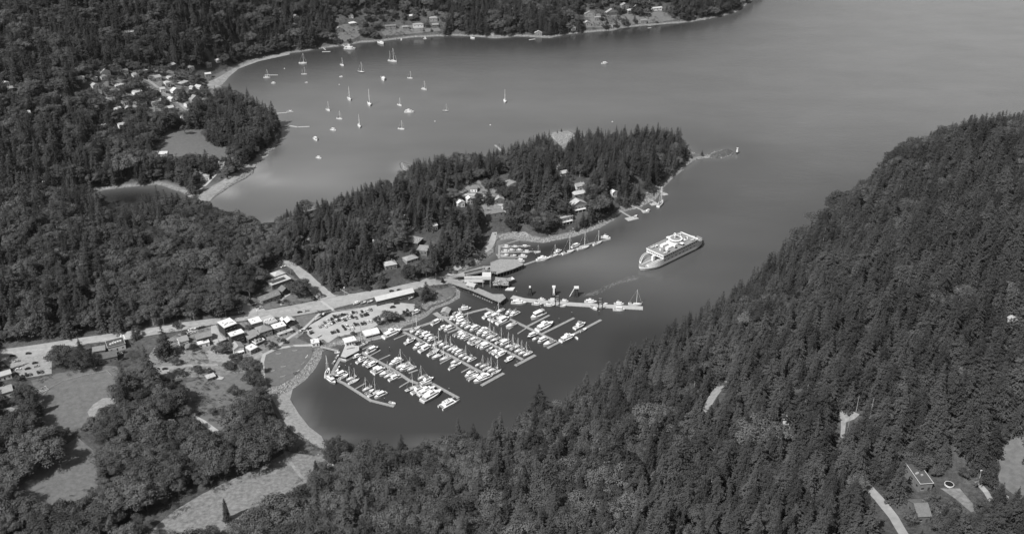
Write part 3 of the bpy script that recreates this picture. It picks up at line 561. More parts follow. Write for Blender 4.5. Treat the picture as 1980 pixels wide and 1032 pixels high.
dock('long dock of the foreground basin that ends beside the big catamaran', [[(1,900,470),(1,1200,640),(1,1600,850),(4,350,0),(4,640,200),(4,850,270)],[(4,830,320),(4,1180,240)],[(4,1190,275),(4,1820,620)]],
     [((1,950,470),(1,1220,340)),((1,1180,595),(1,1435,460)),((1,1400,695),(1,1665,575)),((3,380,1010),(3,590,935),1.6),((4,640,215),(4,400,360)),((2,1700,310),(2,1960,230))], [(1,1215,250),(1,1415,560),(1,1640,680),(4,545,60),(4,1590,470),(1,1650,480)], wd=2.8)
dock('second long dock, from the large moored cruiser to a wide end float', [[(5,250,650),(5,500,760),(5,740,900),(3,940,390),(3,1200,510),(3,1420,620),(3,1850,850),(6,370,490),(6,600,600),(6,800,700)]],
     [((3,300,90),(3,25,205)),((3,800,290),(3,1040,185)),((3,1400,640),(3,1130,785)),((3,1850,880),(3,1640,990)),((6,630,935),(6,1165,640),3.2),((5,1560,560),(5,1560,560.5))][:5], [(3,1155,60),(3,1320,180),(3,940,300),(6,390,600),(6,1100,640)], wd=2.8)
dock('third long dock, starting at the floating boathouse', [[(5,1240,330),(5,1380,430),(5,1560,560),(7,180,590),(7,450,710),(7,680,800),(7,900,920),(6,1100,60),(6,1230,120),(6,1420,210),(6,1620,320)]],
     [((5,1560,570),(5,1310,665),2.0),((7,380,690),(7,200,790)),((6,1440,460),(6,1920,210),3.2)], [(7,200,200),(7,285,250),(7,450,660),(6,1340,180),(6,1480,450)], wd=2.8)
dock('fourth long dock with wide fingers facing the breakwater', [[(5,1560,270),(7,420,150),(7,690,85),(7,950,200),(7,1250,330),(7,1580,490),(8,220,715),(8,460,830)]],
     [((7,1600,500),(7,1390,635)),((7,1210,350),(7,1000,440)),((7,1380,420),(7,1190,540)),((8,0,590),(8,350,410),2.4),((8,230,710),(8,745,455),2.6),((8,320,935),(8,1175,485),2.8)], [(7,870,130),(7,955,60),(8,210,330),(8,705,420),(8,500,520),(8,1140,400),(8,290,600),(8,350,840)], wd=2.8)
dock('shore dock running below the car park bank between the boathouses', [[(1,880,325),(1,1100,250),(1,1500,150)],[(5,210,610),(5,420,570),(5,660,510),(5,900,430),(5,1200,360)]], [], [(1,975,130),(5,485,450)], wd=3.2)
dock('broad pale breakwater float with moored boats on both sides', [[(14,600,578),(14,700,603),(14,980,632),(14,1250,648),(14,1690,672)]], [], [(14,640,560),(14,1685,650)], wd=6.4, group='docks of the ferry harbour', m='path')
dock('narrow float leading from the holding deck out to the cove', [[(9,560,552),(9,730,495),(9,1000,425),(9,1300,330),(9,1540,240),(9,1830,172)]], [], [(9,725,440),(9,1650,100),(9,1432,140)], wd=2.8, group='docks of the ferry harbour')
dock('small boat dock with three fingers beside the cove beach', [[(9,195,265),(9,190,455)]], [((9,200,285),(9,650,272),2),((9,210,372),(9,800,350),2),((9,210,440),(9,600,440),2),((9,200,272),(9,480,190),1.6)], [(9,495,240),(9,550,320),(9,680,370)], wd=2.6, group='docks of the ferry harbour')
dock('isolated white float in the bay beside an anchored sailboat', [[(10,50,577),(10,148,577)]], wd=2, name='float', group='small floats and piers of the bay', m='path')
dock('tiny float at the far left of the north shore', [[(10,487,399),(10,550,398)]], [((10,455,335),(10,513,385),1.6)], wd=3, name='float', group='small floats and piers of the bay', m='path')
dock('short gangway to the big white motor yacht by the north shore', [[(10,640,345),(10,665,362)]], wd=2.2, name='float', group='small floats and piers of the bay', m='path')
dock('zigzag float with a white boat by the north shore', [[(10,880,285),(10,920,325)]], wd=3, name='float', group='small floats and piers of the bay', m='path')
dock('thin pier and float left of the long north shore pier', [[(10,1098,275),(10,1092,312)]], wd=2.4, name='float', group='small floats and piers of the bay', m='path')
dock('long white pier parallel to the north shore beach', [[(10,1140,268),(10,1272,266),(10,1276,302)]], wd=2.6, name='float', group='small floats and piers of the bay', m='path')
dock('slanting float right of the long north shore pier', [[(10,1612,272),(10,1650,300)]], wd=2.4, name='float', group='small floats and piers of the bay', m='path')
dock('white float below the north shore boathouse', [[(11,92,308),(11,138,302)]], wd=3, name='float', group='small floats and piers of the bay', m='path')
dock('gangway and float below the far right boathouse', [[(11,985,183),(11,1012,198)],[(11,1000,218),(11,1026,216)]], wd=2.4, name='float', group='small floats and piers of the bay', m='path')
dock('short wharf with a pale stern boat off the western shore firs', [[(10,130,872),(10,205,866),(10,265,856)]], wd=2.6, name='float', group='small floats and piers of the bay', m='path')
dock('bent wooden wharf running out from the western shore', [[(10,160,972),(10,240,966),(10,300,976),(10,390,972)]], [], [(10,235,985),(10,300,985)], wd=2.8, name='float', group='small floats and piers of the bay', m='path')
dock('small dark float behind the peninsula firs on the bay side', [[(12,1810,203),(12,1890,272)]], [], [(12,1842,205),(12,1880,240)], wd=3, name='float', group='small floats and piers of the bay')
for lab, ramp, fl, wd in (('first and lowest dock of the eastern peninsula shore', ((13,700,640),(13,800,640),(13,1030,770)), ((13,960,820),(13,1130,780)), 8),
                      ('second dock of the eastern shore with a small dark boat', ((13,870,560),(13,1000,555),(13,1240,665)), ((13,1220,690),(13,1320,678)), 6),
                      ('third dock of the eastern shore with a sailboat alongside', ((13,1010,385),(13,1290,460),(13,1450,530)), ((13,1360,570),(13,1470,550)), 6),
                      ('fourth and farthest dock of the eastern peninsula shore', ((13,1340,290),(13,1430,300),(13,1600,380)), ((13,1560,405),(13,1635,390)), 5)):
    a = WP(*fl[0]); t = thing('private_dock', lab, 'dock', (a.x, a.y, 0), 0, 'private docks on the eastern shore'); off = Vector((a.x, a.y, 0))
    mb = MB(); plank(mb, [WP(*q)-off for q in fl], wd, -.1, .6, M['path']); mb.build('float', t)
    mb = MB(); q = [WP(*r, 3.2-1.4*i)-off for i, r in enumerate(ramp)]
    for i in range(2):
        A_, B_ = q[i], q[i+1]; d = (B_-A_).normalized(); n2 = Vector((-d.y, d.x, 0))*.9
        mb.add([A_-n2, B_-n2, B_+n2, A_+n2]+[v-Vector((0, 0, .3)) for v in (A_-n2, B_-n2, B_+n2, A_+n2)], [(0,1,2,3),(7,6,5,4),(0,4,5,1),(1,5,6,2),(2,6,7,3),(3,7,4,0)], M['path'])
        for s in (-1, 1): mb.tube(A_+n2*s+Vector((0,0,1)), B_+n2*s+Vector((0,0,1)), .06, .06, M['steel'], 4)
    mb.build('gangway', t)
    mb = MB(); mb.tube((q[1].x, q[1].y, -3), (q[1].x, q[1].y, q[1].z-.3), .3, .3, M['pile']); mb.build('pile', t)
def wharf(label, px, h, name, pile_px, cat='wharf', th=.7, m='dock', ps=.32, grid=7.0):
    W = [Vector(P(*Q(*q), h)) for q in px]; c = sum(W, Vector())/len(W); t = thing(name, label, cat, (c.x, c.y, 0))
    mb = MB(); poly = [(v.x-c.x, v.y-c.y) for v in W]; mb.prism(poly, h-th, h, M[m]); deck = mb.build('deck', t)
    rl = MB()
    for i in range(len(W)):
        a, b = W[i]-c, W[(i+1) % len(W)]-c; rl.tube((a.x, a.y, h+.25), (b.x, b.y, h+.25), .2, .2, M['dock'], 4)
    rl.build('kerb_rail', deck)
    xs = [p[0] for p in poly]; ys = [p[1] for p in poly]; k = 0
    pts = [(i, j) for i in np.arange(min(xs)+1, max(xs), grid) for j in np.arange(min(ys)+1, max(ys), grid)]
    for i in range(len(W)):
        a, b = W[i]-c, W[(i+1) % len(W)]-c; n = max(1, int((b-a).length/(grid*.6)))
        pts += [((a+(b-a)*s/n).x*.985, (a+(b-a)*s/n).y*.985) for s in range(n)]
    for x, y in pts:
        if (inpoly([x], [y], poly)[0]) and k < 70 and float(sdat(x+c.x, y+c.y)) < 4:
            q = MB(); q.tube((x, y, -4), (x, y, h-th), ps, ps, M['pile'], 5); q.build('pile', t); k += 1
    return t
wharf('large timber holding deck on dark piles at the ferry terminal', [(14,422,290),(14,500,262),(14,625,262),(14,668,285),(14,695,300),(14,690,312),(14,610,345),(14,480,385),(14,425,368)], 5, 'holding_deck', None, grid=6)
wharf('long sloping passenger wharf that carries a small shed', [(15,230,520),(15,300,510),(15,540,540),(15,850,650),(15,1180,790),(15,1400,790),(15,1470,870),(15,1350,965),(15,1180,900),(15,720,700),(15,330,570)], 5, 'passenger_wharf', None, grid=5)
wharf('fan-shaped timber approach deck between the road and the ramps', [(14,190,370),(14,330,330),(14,420,320),(14,400,345),(14,215,385),(14,205,405),(14,90,405)], 5.2, 'approach_deck', None, m='asphalt', grid=7)
dock('mooring float tucked along the passenger wharf', [[(15,740,795),(15,1180,985)]], wd=1.0, group='docks of the ferry harbour')
house(Q(15,590,640), Q(15,760,690), 7, 3.2, 'gable', 'roofl', 'wallm', 'small pale-roofed waiting shed on the passenger wharf', 'shed', 'waiting_shed', base=5.0)
house(Q(5,1150,255), Q(5,1330,275), 8, 4, 'front', 'roofl', 'wallm', 'pale gabled boathouse on a float at the start of the third dock', 'boathouse', 'floating_boathouse', base=.6)
dock('float that carries the pale gabled boathouse', [[(5,1000,190),(5,1180,310),(5,1420,270)]], wd=5, group='floating docks of the marina')
# ferry berth: link span, second ramp, tower, fenders
def linkspan(label, a, b, wd, ha, hb, name, gird):
    A_, B_ = WP(*a, ha), WP(*b, hb); d = (B_-A_); L = math.hypot(d.x, d.y); t = thing(name, label, 'ramp', (A_.x, A_.y, 0), math.atan2(d.y, d.x))
    s = (hb-ha)/L; mb = MB()
    def sl(x0, x1, y0, y1, z0, z1, m): mb.add([(x0,y0,ha+x0*s+z0),(x1,y0,ha+x1*s+z0),(x1,y1,ha+x1*s+z0),(x0,y1,ha+x0*s+z0),(x0,y0,ha+x0*s+z1),(x1,y0,ha+x1*s+z1),(x1,y1,ha+x1*s+z1),(x0,y1,ha+x0*s+z1)], [(3,2,1,0),(4,5,6,7),(0,1,5,4),(1,2,6,5),(2,3,7,6),(3,0,4,7)], m)
    sl(0, L, -wd/2, wd/2, -.5, 0, M['asphalt']); mb.build('roadway', t)
    for y in (-wd/2-.4, wd/2+.4):
        mb = MB(); sl(0, L, y-.35, y+.35, -.6, 1.5, M[gird]); mb.build('girder', t)
    return t
linkspan('main ferry link span with white side girders', (15,545,465), (15,1000,460), 7.5, 5.4, 5.0, 'link_span', 'wallw')
linkspan('narrow upper ramp rising to the holding deck', (15,565,345), (15,1020,240), 5, 5.2, 5.2, 'upper_ramp', 'steel')
def tower():
    c = WP(15,1045,600); t = thing('ramp_tower', 'white hoist box on a steel tower over the ferry link span', 'tower', (c.x, c.y, 0))
    for x in (-3.6, 3.6):
        for y in (-2, 14):
            mb = MB(); mb.tube((x, y, -3), (x, y, 14 if y > 0 else 10), .4, .35, M['steel']); mb.build('column', t)
    mb = MB(); mb.box((0, 2.2, 8.3), (8.8, 10, 3.2), M['wallw']); mb.build('hoist_house', t)
    mb = MB(); mb.box((0, 14, 13.5), (8.5, 1, .8), M['steel']); mb.box((0, 14, 9.5), (8.5, .6, .6), M['steel']); mb.box((-3.6, 10, 13.5), (.5, 8, .5), M['steel']); mb.box((3.6, 10, 13.5), (.5, 8, .5), M['steel'])
    for k in range(4): mb.tube((-3.6, 14, 2+k*3), (3.6, 14, 4.8+k*3), .12, .12, M['steel'], 4)
    mb.build('gantry', t)
tower()
def fender(label, cpx, n, R_, name='fender_structure', plat=None):
    c = WP(*cpx); t = thing(name, label, 'fender', (c.x, c.y, 0), 0, 'timber fender structures of the ferry berth')
    for k in range(n):
        a = random.uniform(0, 6.28); r = R_*math.sqrt(random.random()); x, y = r*math.cos(a)*1.8, r*math.sin(a); mb = MB()
        mb.tube((x, y, -3), (x*.75+random.uniform(-.8, .8), y*.75, random.uniform(5, 8)), .35, .3, M['pile']); mb.tube((x*.75, y*.75, 6), (x*.75, y*.75, 6.4), .4, .3, M['cap']); mb.build('pile', t)
    mb = MB(); mb.box((0, 0, 4.2), (R_*2.6, R_*1.2, .5), M['dock']); mb.build('walkway', t)
    if plat:
        q = WP(*plat)-c; mb = MB(); mb.prism([(q.x-4, q.y-2), (q.x+4, q.y-2.5), (q.x+6, q.y+3), (q.x-1, q.y+3)], .3, 1.2, M['wallw']); mb.build('platform', t)
fender('tangle of leaning piles between the passenger wharf and the link span', (15,1360,640), 22, 6, plat=(15,1540,690))
def wing():
    W = [Vector(P(*Q(15,a,b), 4.5)) for a, b in ((1120,430),(1200,400),(1500,430),(1600,405),(1665,455),(1590,480),(1450,505),(1130,500))]; c = sum(W, Vector())/len(W)
    t = thing('berthing_wing', 'pointed timber berthing wing beyond the link span', 'fender', (c.x, c.y, 0)); mb = MB(); mb.prism([(v.x-c.x, v.y-c.y) for v in W], 3.7, 4.5, M['dock']); mb.build('deck', t)
    mb = MB(); mb.prism([(v.x-c.x, v.y-c.y) for v in (W[3], W[4], W[5])], 4.52, 5.0, M['cap']); mb.build('tip', t)
    for i in range(len(W)):
        a, b = W[i]-c, W[(i+1) % len(W)]-c
        for s in range(3):
            q = a+(b-a)*s/3; mb = MB(); mb.tube((q.x*.97, q.y*.97, -4), (q.x*.97, q.y*.97, 3.7), .35, .35, M['pile'], 5); mb.build('pile', t)
wing()
for lab, c, k in (('left dolphin, a cone of dark piles with a pale cap',(14,750,560),0),('middle dolphin with a tall white fender face',(14,948,560),1),('right dolphin with a wide white cap and slanting ladder',(14,1135,568),2)):
    p = WP(*c); t = thing('mooring_dolphin', lab, 'dolphin', (p.x, p.y, 0), 0, 'mooring dolphins in the ferry channel')
    for i in range(8):
        a = i*math.pi/4; mb = MB(); mb.tube((3.2*math.cos(a), 3.2*math.sin(a), -3), (.9*math.cos(a), .9*math.sin(a), 8.5), .42, .4, M['pile']); mb.build('pile', t)
    mb = MB(); mb.box((0, 0, 8.5), ((1.7, 3.2, 4.6)[k], 2.0, (1.2, 1.6, 2.0)[k]), M['cap']); mb.build('cap', t)
    if k == 1: mb = MB(); mb.box((0, -2.0, 1.0), (1.8, .5, 8), M['cap']); mb.build('fender_face', t)
    if k == 2: mb = MB(); mb.tube((-2, -.5, 9), (-6.5, -2, .5), .35, .35, M['cap'], 4); mb.build('ladder', t)
for lab, c in (('left steel pile guide frame standing in the breakwater float',(14,978,640)),('right steel pile guide frame standing in the breakwater float',(14,1335,662))):
    p = WP(*c); t = thing('pile_guide', lab, 'pile frame', (p.x, p.y, 0), 0, 'pile guides of the breakwater')
    for x in (-1.8, 1.8):
        for y in (-4.2, 4.2): mb = MB(); mb.tube((x, y, -3), (x, y, 7.5), .4, .4, M['pile']); mb.build('pile', t)
    mb = MB()
    for z in (1.2, 4.5, 7.2): (mb.box((0, -4.2, z), (3.6, .3, .3), M['steel']), mb.box((0, 4.2, z), (3.6, .3, .3), M['steel']))
    mb.build('cross_frame', t)
# beacon
p = Vector(P(1425, 297)); t = thing('navigation_beacon', 'white navigation beacon standing in the water beyond the reef', 'beacon', (p.x, p.y, 0))
mb = MB(); mb.tube((0,0,-2), (0,0,2.2), 1.5, 1.4, M['walld'], 10); mb.build('base', t)
mb = MB(); mb.tube((0,0,2.2), (0,0,7.5), 1.4, .8, M['wallw'], 10); mb.build('tower', t)
mb = MB(); mb.tube((0,0,7.5), (0,0,8.0), 1.3, 1.3, M['wallw'], 10); mb.tube((0,0,8), (0,0,9.2), .35, .3, M['glass'], 6); mb.build('lantern', t)
# marina office and floating houses
def office():
    W = [Vector(P(*Q(1,a,b), 4.6)) for a, b in ((480,600),(600,625),(920,460),(915,350),(600,310))]; c = sum(W, Vector())/len(W); off = Vector((c.x, c.y, 0))
    t = thing('marina_office', 'pale wedge-shaped floating marina office with an upper storey', 'building', (c.x, c.y, 0)); poly = [(v.x-c.x, v.y-c.y) for v in W]; sc_ = lambda k: [(x*k, y*k) for x, y in poly]
    mb = MB(); mb.prism(sc_(1.08), -.3, .8, M['dock']); mb.build('float', t)
    mb = MB(); mb.prism(sc_(.93), .8, 4.2, M['walld']); mb.prism(sc_(.95), .8, 2.0, M['wallw']); mb.build('wall', t)
    mb = MB(); mb.prism(poly, 4.2, 4.6, M['roofl']); r = mb.build('roof', t); mb = MB(); q = Vector(P(*Q(1,720,410), 4.6))-off; mb.box((q.x, q.y, 4.62), (7, .7, .3), M['walld'], .35); mb.build('skylight', r)
    A_, B_ = Vector(P(*Q(1,600,330), 4.6))-off, Vector(P(*Q(1,850,350), 4.6))-off; A_.z = B_.z = 0; d = B_-A_; L = d.length; ang = R(26); n2 = Vector((-math.sin(ang), math.cos(ang), 0)); m = (A_+B_)/2+n2*3
    mb = MB(); mb.box((m.x, m.y, 4.6), (L*.95, 6.5, 4.2), M['wallw'], ang); u = mb.build('upper_storey', t)
    for k in (-.3, -.05, .2, .4):
        q = m+Vector((math.cos(ang), math.sin(ang), 0))*L*k-n2*3.3; mb = MB(); mb.box((q.x, q.y, 5.6), (1.0, .15, 2.0), M['glass'], ang); mb.build('window', u)
    mb = MB(); mb.box((m.x, m.y, 8.8), (L*.95+1.6, 8, .5), M['roofw'], ang); mb.box((m.x+n2.x*1.2, m.y+n2.y*1.2, 9.3), (L*.6, 4, .5), M['roofw'], ang); mb.build('upper_roof', t)
office()
def dome_house():
    A_, B_ = WP(1,1080,215), WP(1,1420,130); d = B_-A_; L = d.length; ang = math.atan2(d.y, d.x); n2 = Vector((-math.sin(ang), math.cos(ang), 0)); c = (A_+B_)/2+n2*5
    t = thing('floating_home', 'white round-roofed floating home between the office and the big cruiser', 'houseboat', (c.x, c.y, 0), ang)
    mb = MB(); mb.box((0, 0, -.3), (L+2, 11, 1), M['dock']); mb.build('float', t); mb = MB(); mb.box((0, 0, .7), (L-1, 8, 3.2), M['wallm']); mb.build('wall', t)
    for s, x in ((.52, -L*.25), (.52, L*.25)):
        mb = MB(); rings = []
        for k in range(9):
            a = math.pi*k/8; rings.append([(x-L*s/2, -5*math.cos(a), 3.6+2.4*math.sin(a)), (x+L*s/2, -5*math.cos(a), 3.6+2.4*math.sin(a))])
        for k in range(8): mb.add(rings[k]+rings[k+1], [(0, 1, 3, 2)], M['roofw'])
        mb.add([(x-L*s/2, -5*math.cos(math.pi*k/8), 3.6+2.4*math.sin(math.pi*k/8)) for k in range(9)], [tuple(range(9))], M['roofw']); mb.add([(x+L*s/2-.02, -5*math.cos(math.pi*k/8), 3.6+2.4*math.sin(math.pi*k/8)) for k in range(9)], [tuple(range(8, -1, -1))], M['roofw'])
        mb.build('roof', t)
    for k in range(4): mb = MB(); mb.box((-L*.36+k*L*.24, -4.05, 1.6), (1.8, .1, 1.4), M['glass']); mb.build('window', t)
dome_house()
def gang(label, a, b, ha, hb, wd=1.8):
    A_, B_ = WP(*a, ha), WP(*b, hb); t = thing('gangway', label, 'gangway', (A_.x, A_.y, 0)); off = Vector((A_.x, A_.y, 0)); A_ = A_-off; B_ = B_-off; d = (B_-A_).normalized(); n2 = Vector((-d.y, d.x, 0))*wd/2
    mb = MB(); vs = [A_-n2, B_-n2, B_+n2, A_+n2]; mb.add(vs+[v-Vector((0,0,.3)) for v in vs], [(0,1,2,3),(7,6,5,4),(0,4,5,1),(1,5,6,2),(2,6,7,3),(3,7,4,0)], M['steel']); mb.build('deck', t)
    for s in (-1, 1): mb = MB(); mb.tube(A_+n2*s+Vector((0,0,1.1)), B_+n2*s+Vector((0,0,1.1)), .08, .08, M['steel'], 4); mb.build('handrail', t)
gang('dark gangway from the white kiosk down to the marina office', (1,0,370), (1,420,470), 3.0, .8, 2.6)
gang('gangway from the harbour road to the small boat dock', (9,150,390), (9,195,440), 3.5, .7)
# ------------------------------------------------------------------ boats
def hullrings(L, W, dk, bowh, stern=.85, n=9, full=.5):
    rings = []
    for i in range(n):
        u = i/(n-1); x = -L/2+L*u
        b = W/2*(stern+(1-stern)*min(u/full, 1)) if u < full else W/2*max(0.02, (1-((u-full)/(1-full))**2.2))
        z = dk+(bowh-dk)*u*u; kx = x-(.06*L*u if u > .6 else 0)
        rings.append([(x, -b, z), (kx, -b*.82, 0.0), (kx, 0, -.5), (kx, b*.82, 0.0), (x, b, z)])
    return rings
BS = 'boats moored in the marina and the bay'
def sailboat(L, hm, cover, ketch=False):
    W = L*.33; t = thing('sailboat', '', 'sailboat', group=BS); mb = MB(); rg = hullrings(L, W, 1.05, 1.45, .72, 11, .45); mb.loft(rg, M[hm])
    mb.build('hull', t); mb = MB(); mb.add([p for r in rg for p in ((r[0][0], r[0][1]*.93, r[0][2]+.03), (r[4][0], r[4][1]*.93, r[4][2]+.03))], [(2*i, 2*i+2, 2*i+3, 2*i+1) for i in range(10)], M['cream']); dk = mb.build('deck', t)
    mb = MB(); mb.box((-L*.3, 0, 1.02), (L*.26, W*.5, .12), M['teak']); mb.build('cockpit', dk)
    mb = MB(); mb.box((L*.04, 0, 1.05), (L*.38, W*.55, .5), M['white'], 0, .86); cb = mb.build('cabin', t)
    mb = MB(); mb.box((L*.05, 0, 1.22), (L*.26, W*.545, .17), M['glass']); mb.build('window', cb)
    H_ = L*1.28; mb = MB(); mb.tube((L*.1, 0, 1), (L*.1, 0, H_), .17, .12, M['alu'], 6); mb.box((L*.1, 0, H_*.55), (.08, W*.5, .08), M['alu']); ma = mb.build('mast', t)
    mb = MB(); mb.tube((L*.09, 0, 2.4), (-L*.33, 0, 2.5), .1, .1, M['alu'], 5); mb.build('boom', ma)
    mb = MB(); mb.box((-L*.12, 0, 2.45), (L*.38, .42, .38), M[cover]); mb.build('sail_cover', ma)
    mb = MB(); mb.tube((L*.1, 0, H_*.98), (L*.48, 0, 1.5), .045, .045, M['alu'], 3); mb.tube((L*.1, 0, H_*.98), (-L*.49, 0, 1.2), .035, .035, M['alu'], 3); mb.build('stay', ma)
    if ketch:
        mb = MB(); mb.tube((-L*.3, 0, 1), (-L*.3, 0, H_*.75), .11, .08, M['alu'], 6); mb.build('mizzen_mast', t)
    mb = MB(); mb.box((-L*.2, 0, 1.6), (L*.12, W*.55, .5), M[cover], 0, .8); mb.build('spray_hood', t)
    return t
def motorboat(L, hm, kind):
    W = L*.35; dk = 1.1 if L < 11 else 1.6; t = thing('motorboat', '', 'motorboat', group=BS); mb = MB(); rg = hullrings(L, W, dk, dk*1.45, .9, 11, .5); mb.loft(rg, M[hm]); mb.build('hull', t)
    mb = MB(); mb.add([p for r in rg for p in ((r[0][0], r[0][1]*.93, r[0][2]+.03), (r[4][0], r[4][1]*.93, r[4][2]+.03))], [(2*i, 2*i+2, 2*i+3, 2*i+1) for i in range(10)], M['white']); dko = mb.build('deck', t)
    mb = MB(); mb.box((-L*.34, 0, dk), (L*.24, W*.72, .1), M['teak']); mb.build('cockpit', dko)
    if kind == 'open':
        mb = MB(); mb.box((L*.05, 0, dk), (L*.16, W*.6, .8), M['white'], 0, .8); cb = mb.build('windscreen', t); mb = MB(); mb.box((-L*.2, 0, dk+.05), (L*.38, W*.75, .5), M['canvas'], 0, .8); mb.build('canvas_cover', t); mb = MB(); mb.box((-L*.5, 0, .3), (.6, .5, 1.2), M['navy']); mb.build('outboard_motor', t); return t
    mb = MB(); mb.box((L*.02, 0, dk), (L*.5, W*.72, 1.55), M['white'], 0, .86); cb = mb.build('cabin', t)
    mb = MB(); mb.box((L*.03, 0, dk+.75), (L*.475, W*.685, .5), M['glass'], 0, .93); mb.build('window', cb)
    mb = MB(); mb.box((-L*.02, 0, dk+1.55), (L*.5, W*.72, .14), M['white']); mb.build('cabin_top', cb)
    if kind in ('fly', 'yacht'):
        mb = MB(); mb.box((-L*.04, 0, dk+1.69), (L*.27, W*.58, .8), M['white'], 0, .88); mb.box((L*.06, 0, dk+2.4), (.15, W*.45, .5), M['glass']); fb = mb.build('flybridge', t)
        mb = MB(); mb.box((-L*.08, 0, dk+3.1), (L*.2, W*.55, .12), M['canvas' if kind == 'fly' else 'white']); mb.tube((-L*.16, 0, dk+2.3), (-L*.16, 0, dk+4.6), .06, .05, M['alu'], 4); mb.build('bimini', fb)
    if kind == 'yacht':
        mb = MB(); mb.box((-L*.3, 0, dk+1.5), (L*.2, W*.7, .12), M['white'])
        for s in (-1, 1): mb.tube((-L*.38, s*W*.3, dk), (-L*.38, s*W*.3, dk+1.5), .06, .06, M['alu'], 4)
        mb.build('aft_canopy', t)
        mb = MB(); mb.box((-L*.515, 0, .35), (L*.05, W*.8, .15), M['teak']); mb.build('swim_platform', t)
    if kind == 'canvas':
        mb = MB(); mb.box((-L*.3, 0, dk+.9), (L*.2, W*.68, .8), M['canvas'], 0, .9); mb.build('canvas_enclosure', t)
    return t
BT = {'s': [sailboat(10, 'white', 'navy'), sailboat(9, 'white', 'canvas'), sailboat(11.5, 'navy', 'canvas'), sailboat(10.5, 'cream', 'cream'), sailboat(12, 'white', 'navy', True)],
      'm': [motorboat(9, 'white', 'cabin'), motorboat(8.5, 'white', 'canvas'), motorboat(10.5, 'white', 'fly'), motorboat(9, 'navy', 'cabin'), motorboat(7.5, 'cream', 'open'), motorboat(10, 'grey', 'fly'), motorboat(7, 'white', 'open')],
      'y': [motorboat(14, 'white', 'yacht'), motorboat(15, 'cream', 'yacht')], 'o': [motorboat(5.5, 'grey', 'open'), motorboat(5.8, 'white', 'open')]}
DESC = {'s': ['white sailboat with dark sail cover', 'white sailboat with grey canvas', 'dark-hulled sailboat', 'cream sailboat', 'white two-masted sailboat'],
        'm': ['white cabin cruiser', 'white motorboat with canvas back', 'white flybridge cruiser', 'dark-hulled cabin boat', 'cream open motorboat', 'grey flybridge boat', 'small white open boat'],
        'y': ['large white motor yacht', 'large cream motor yacht'], 'o': ['small grey dinghy', 'small white dinghy']}
TL = {'s': [10, 9, 11.5, 10.5, 12], 'm': [9, 8.5, 10.5, 9, 7.5, 10.5, 7], 'y': [14, 15], 'o': [5.5, 5.8]}
TL['m'][5] = 10
used_t = set()
def boat(zx, kind, label, L=None, hd=None, lpx=None, var=None):
    k = kind[0]; v = int(kind[1]) if len(kind) > 1 else (var if var is not None else random.randrange(len(BT[k]) if k != 'm' else 7))
    p = WP(*zx)
    if hd is None: hd = (21.8, -10.5)
    q1 = Vector(P(*Q(*zx))); px = Q(*zx); q2 = Vector(P(px[0]+hd[0], px[1]+hd[1])); d = q2-q1; ang = math.atan2(d.y, d.x)
    if L is None:
        ipx = lpx/ZO[zx[0]][2]; hl = math.hypot(*hd); L = ipx/hl*math.hypot(d.x, d.y); L = min(max(L*1.1, 5), 25)
    ang += random.uniform(-.04, .04)
    r = BT[k][v]; sc = L/TL[k][v]
    lab = DESC[k][v]+' '+label; loc = (p.x, p.y, 0)
    if r.name not in used_t and (k, v) not in used_t:
        used_t.add((k, v)); KIDS[r.name] = [(c, list(c.children)) for c in r.children]; r.location = loc; r.rotation_euler = (0, 0, ang); r['label'] = lab; r.scale = (sc, sc, sc); return r
    return dup(r, loc, ang, lab, sc)
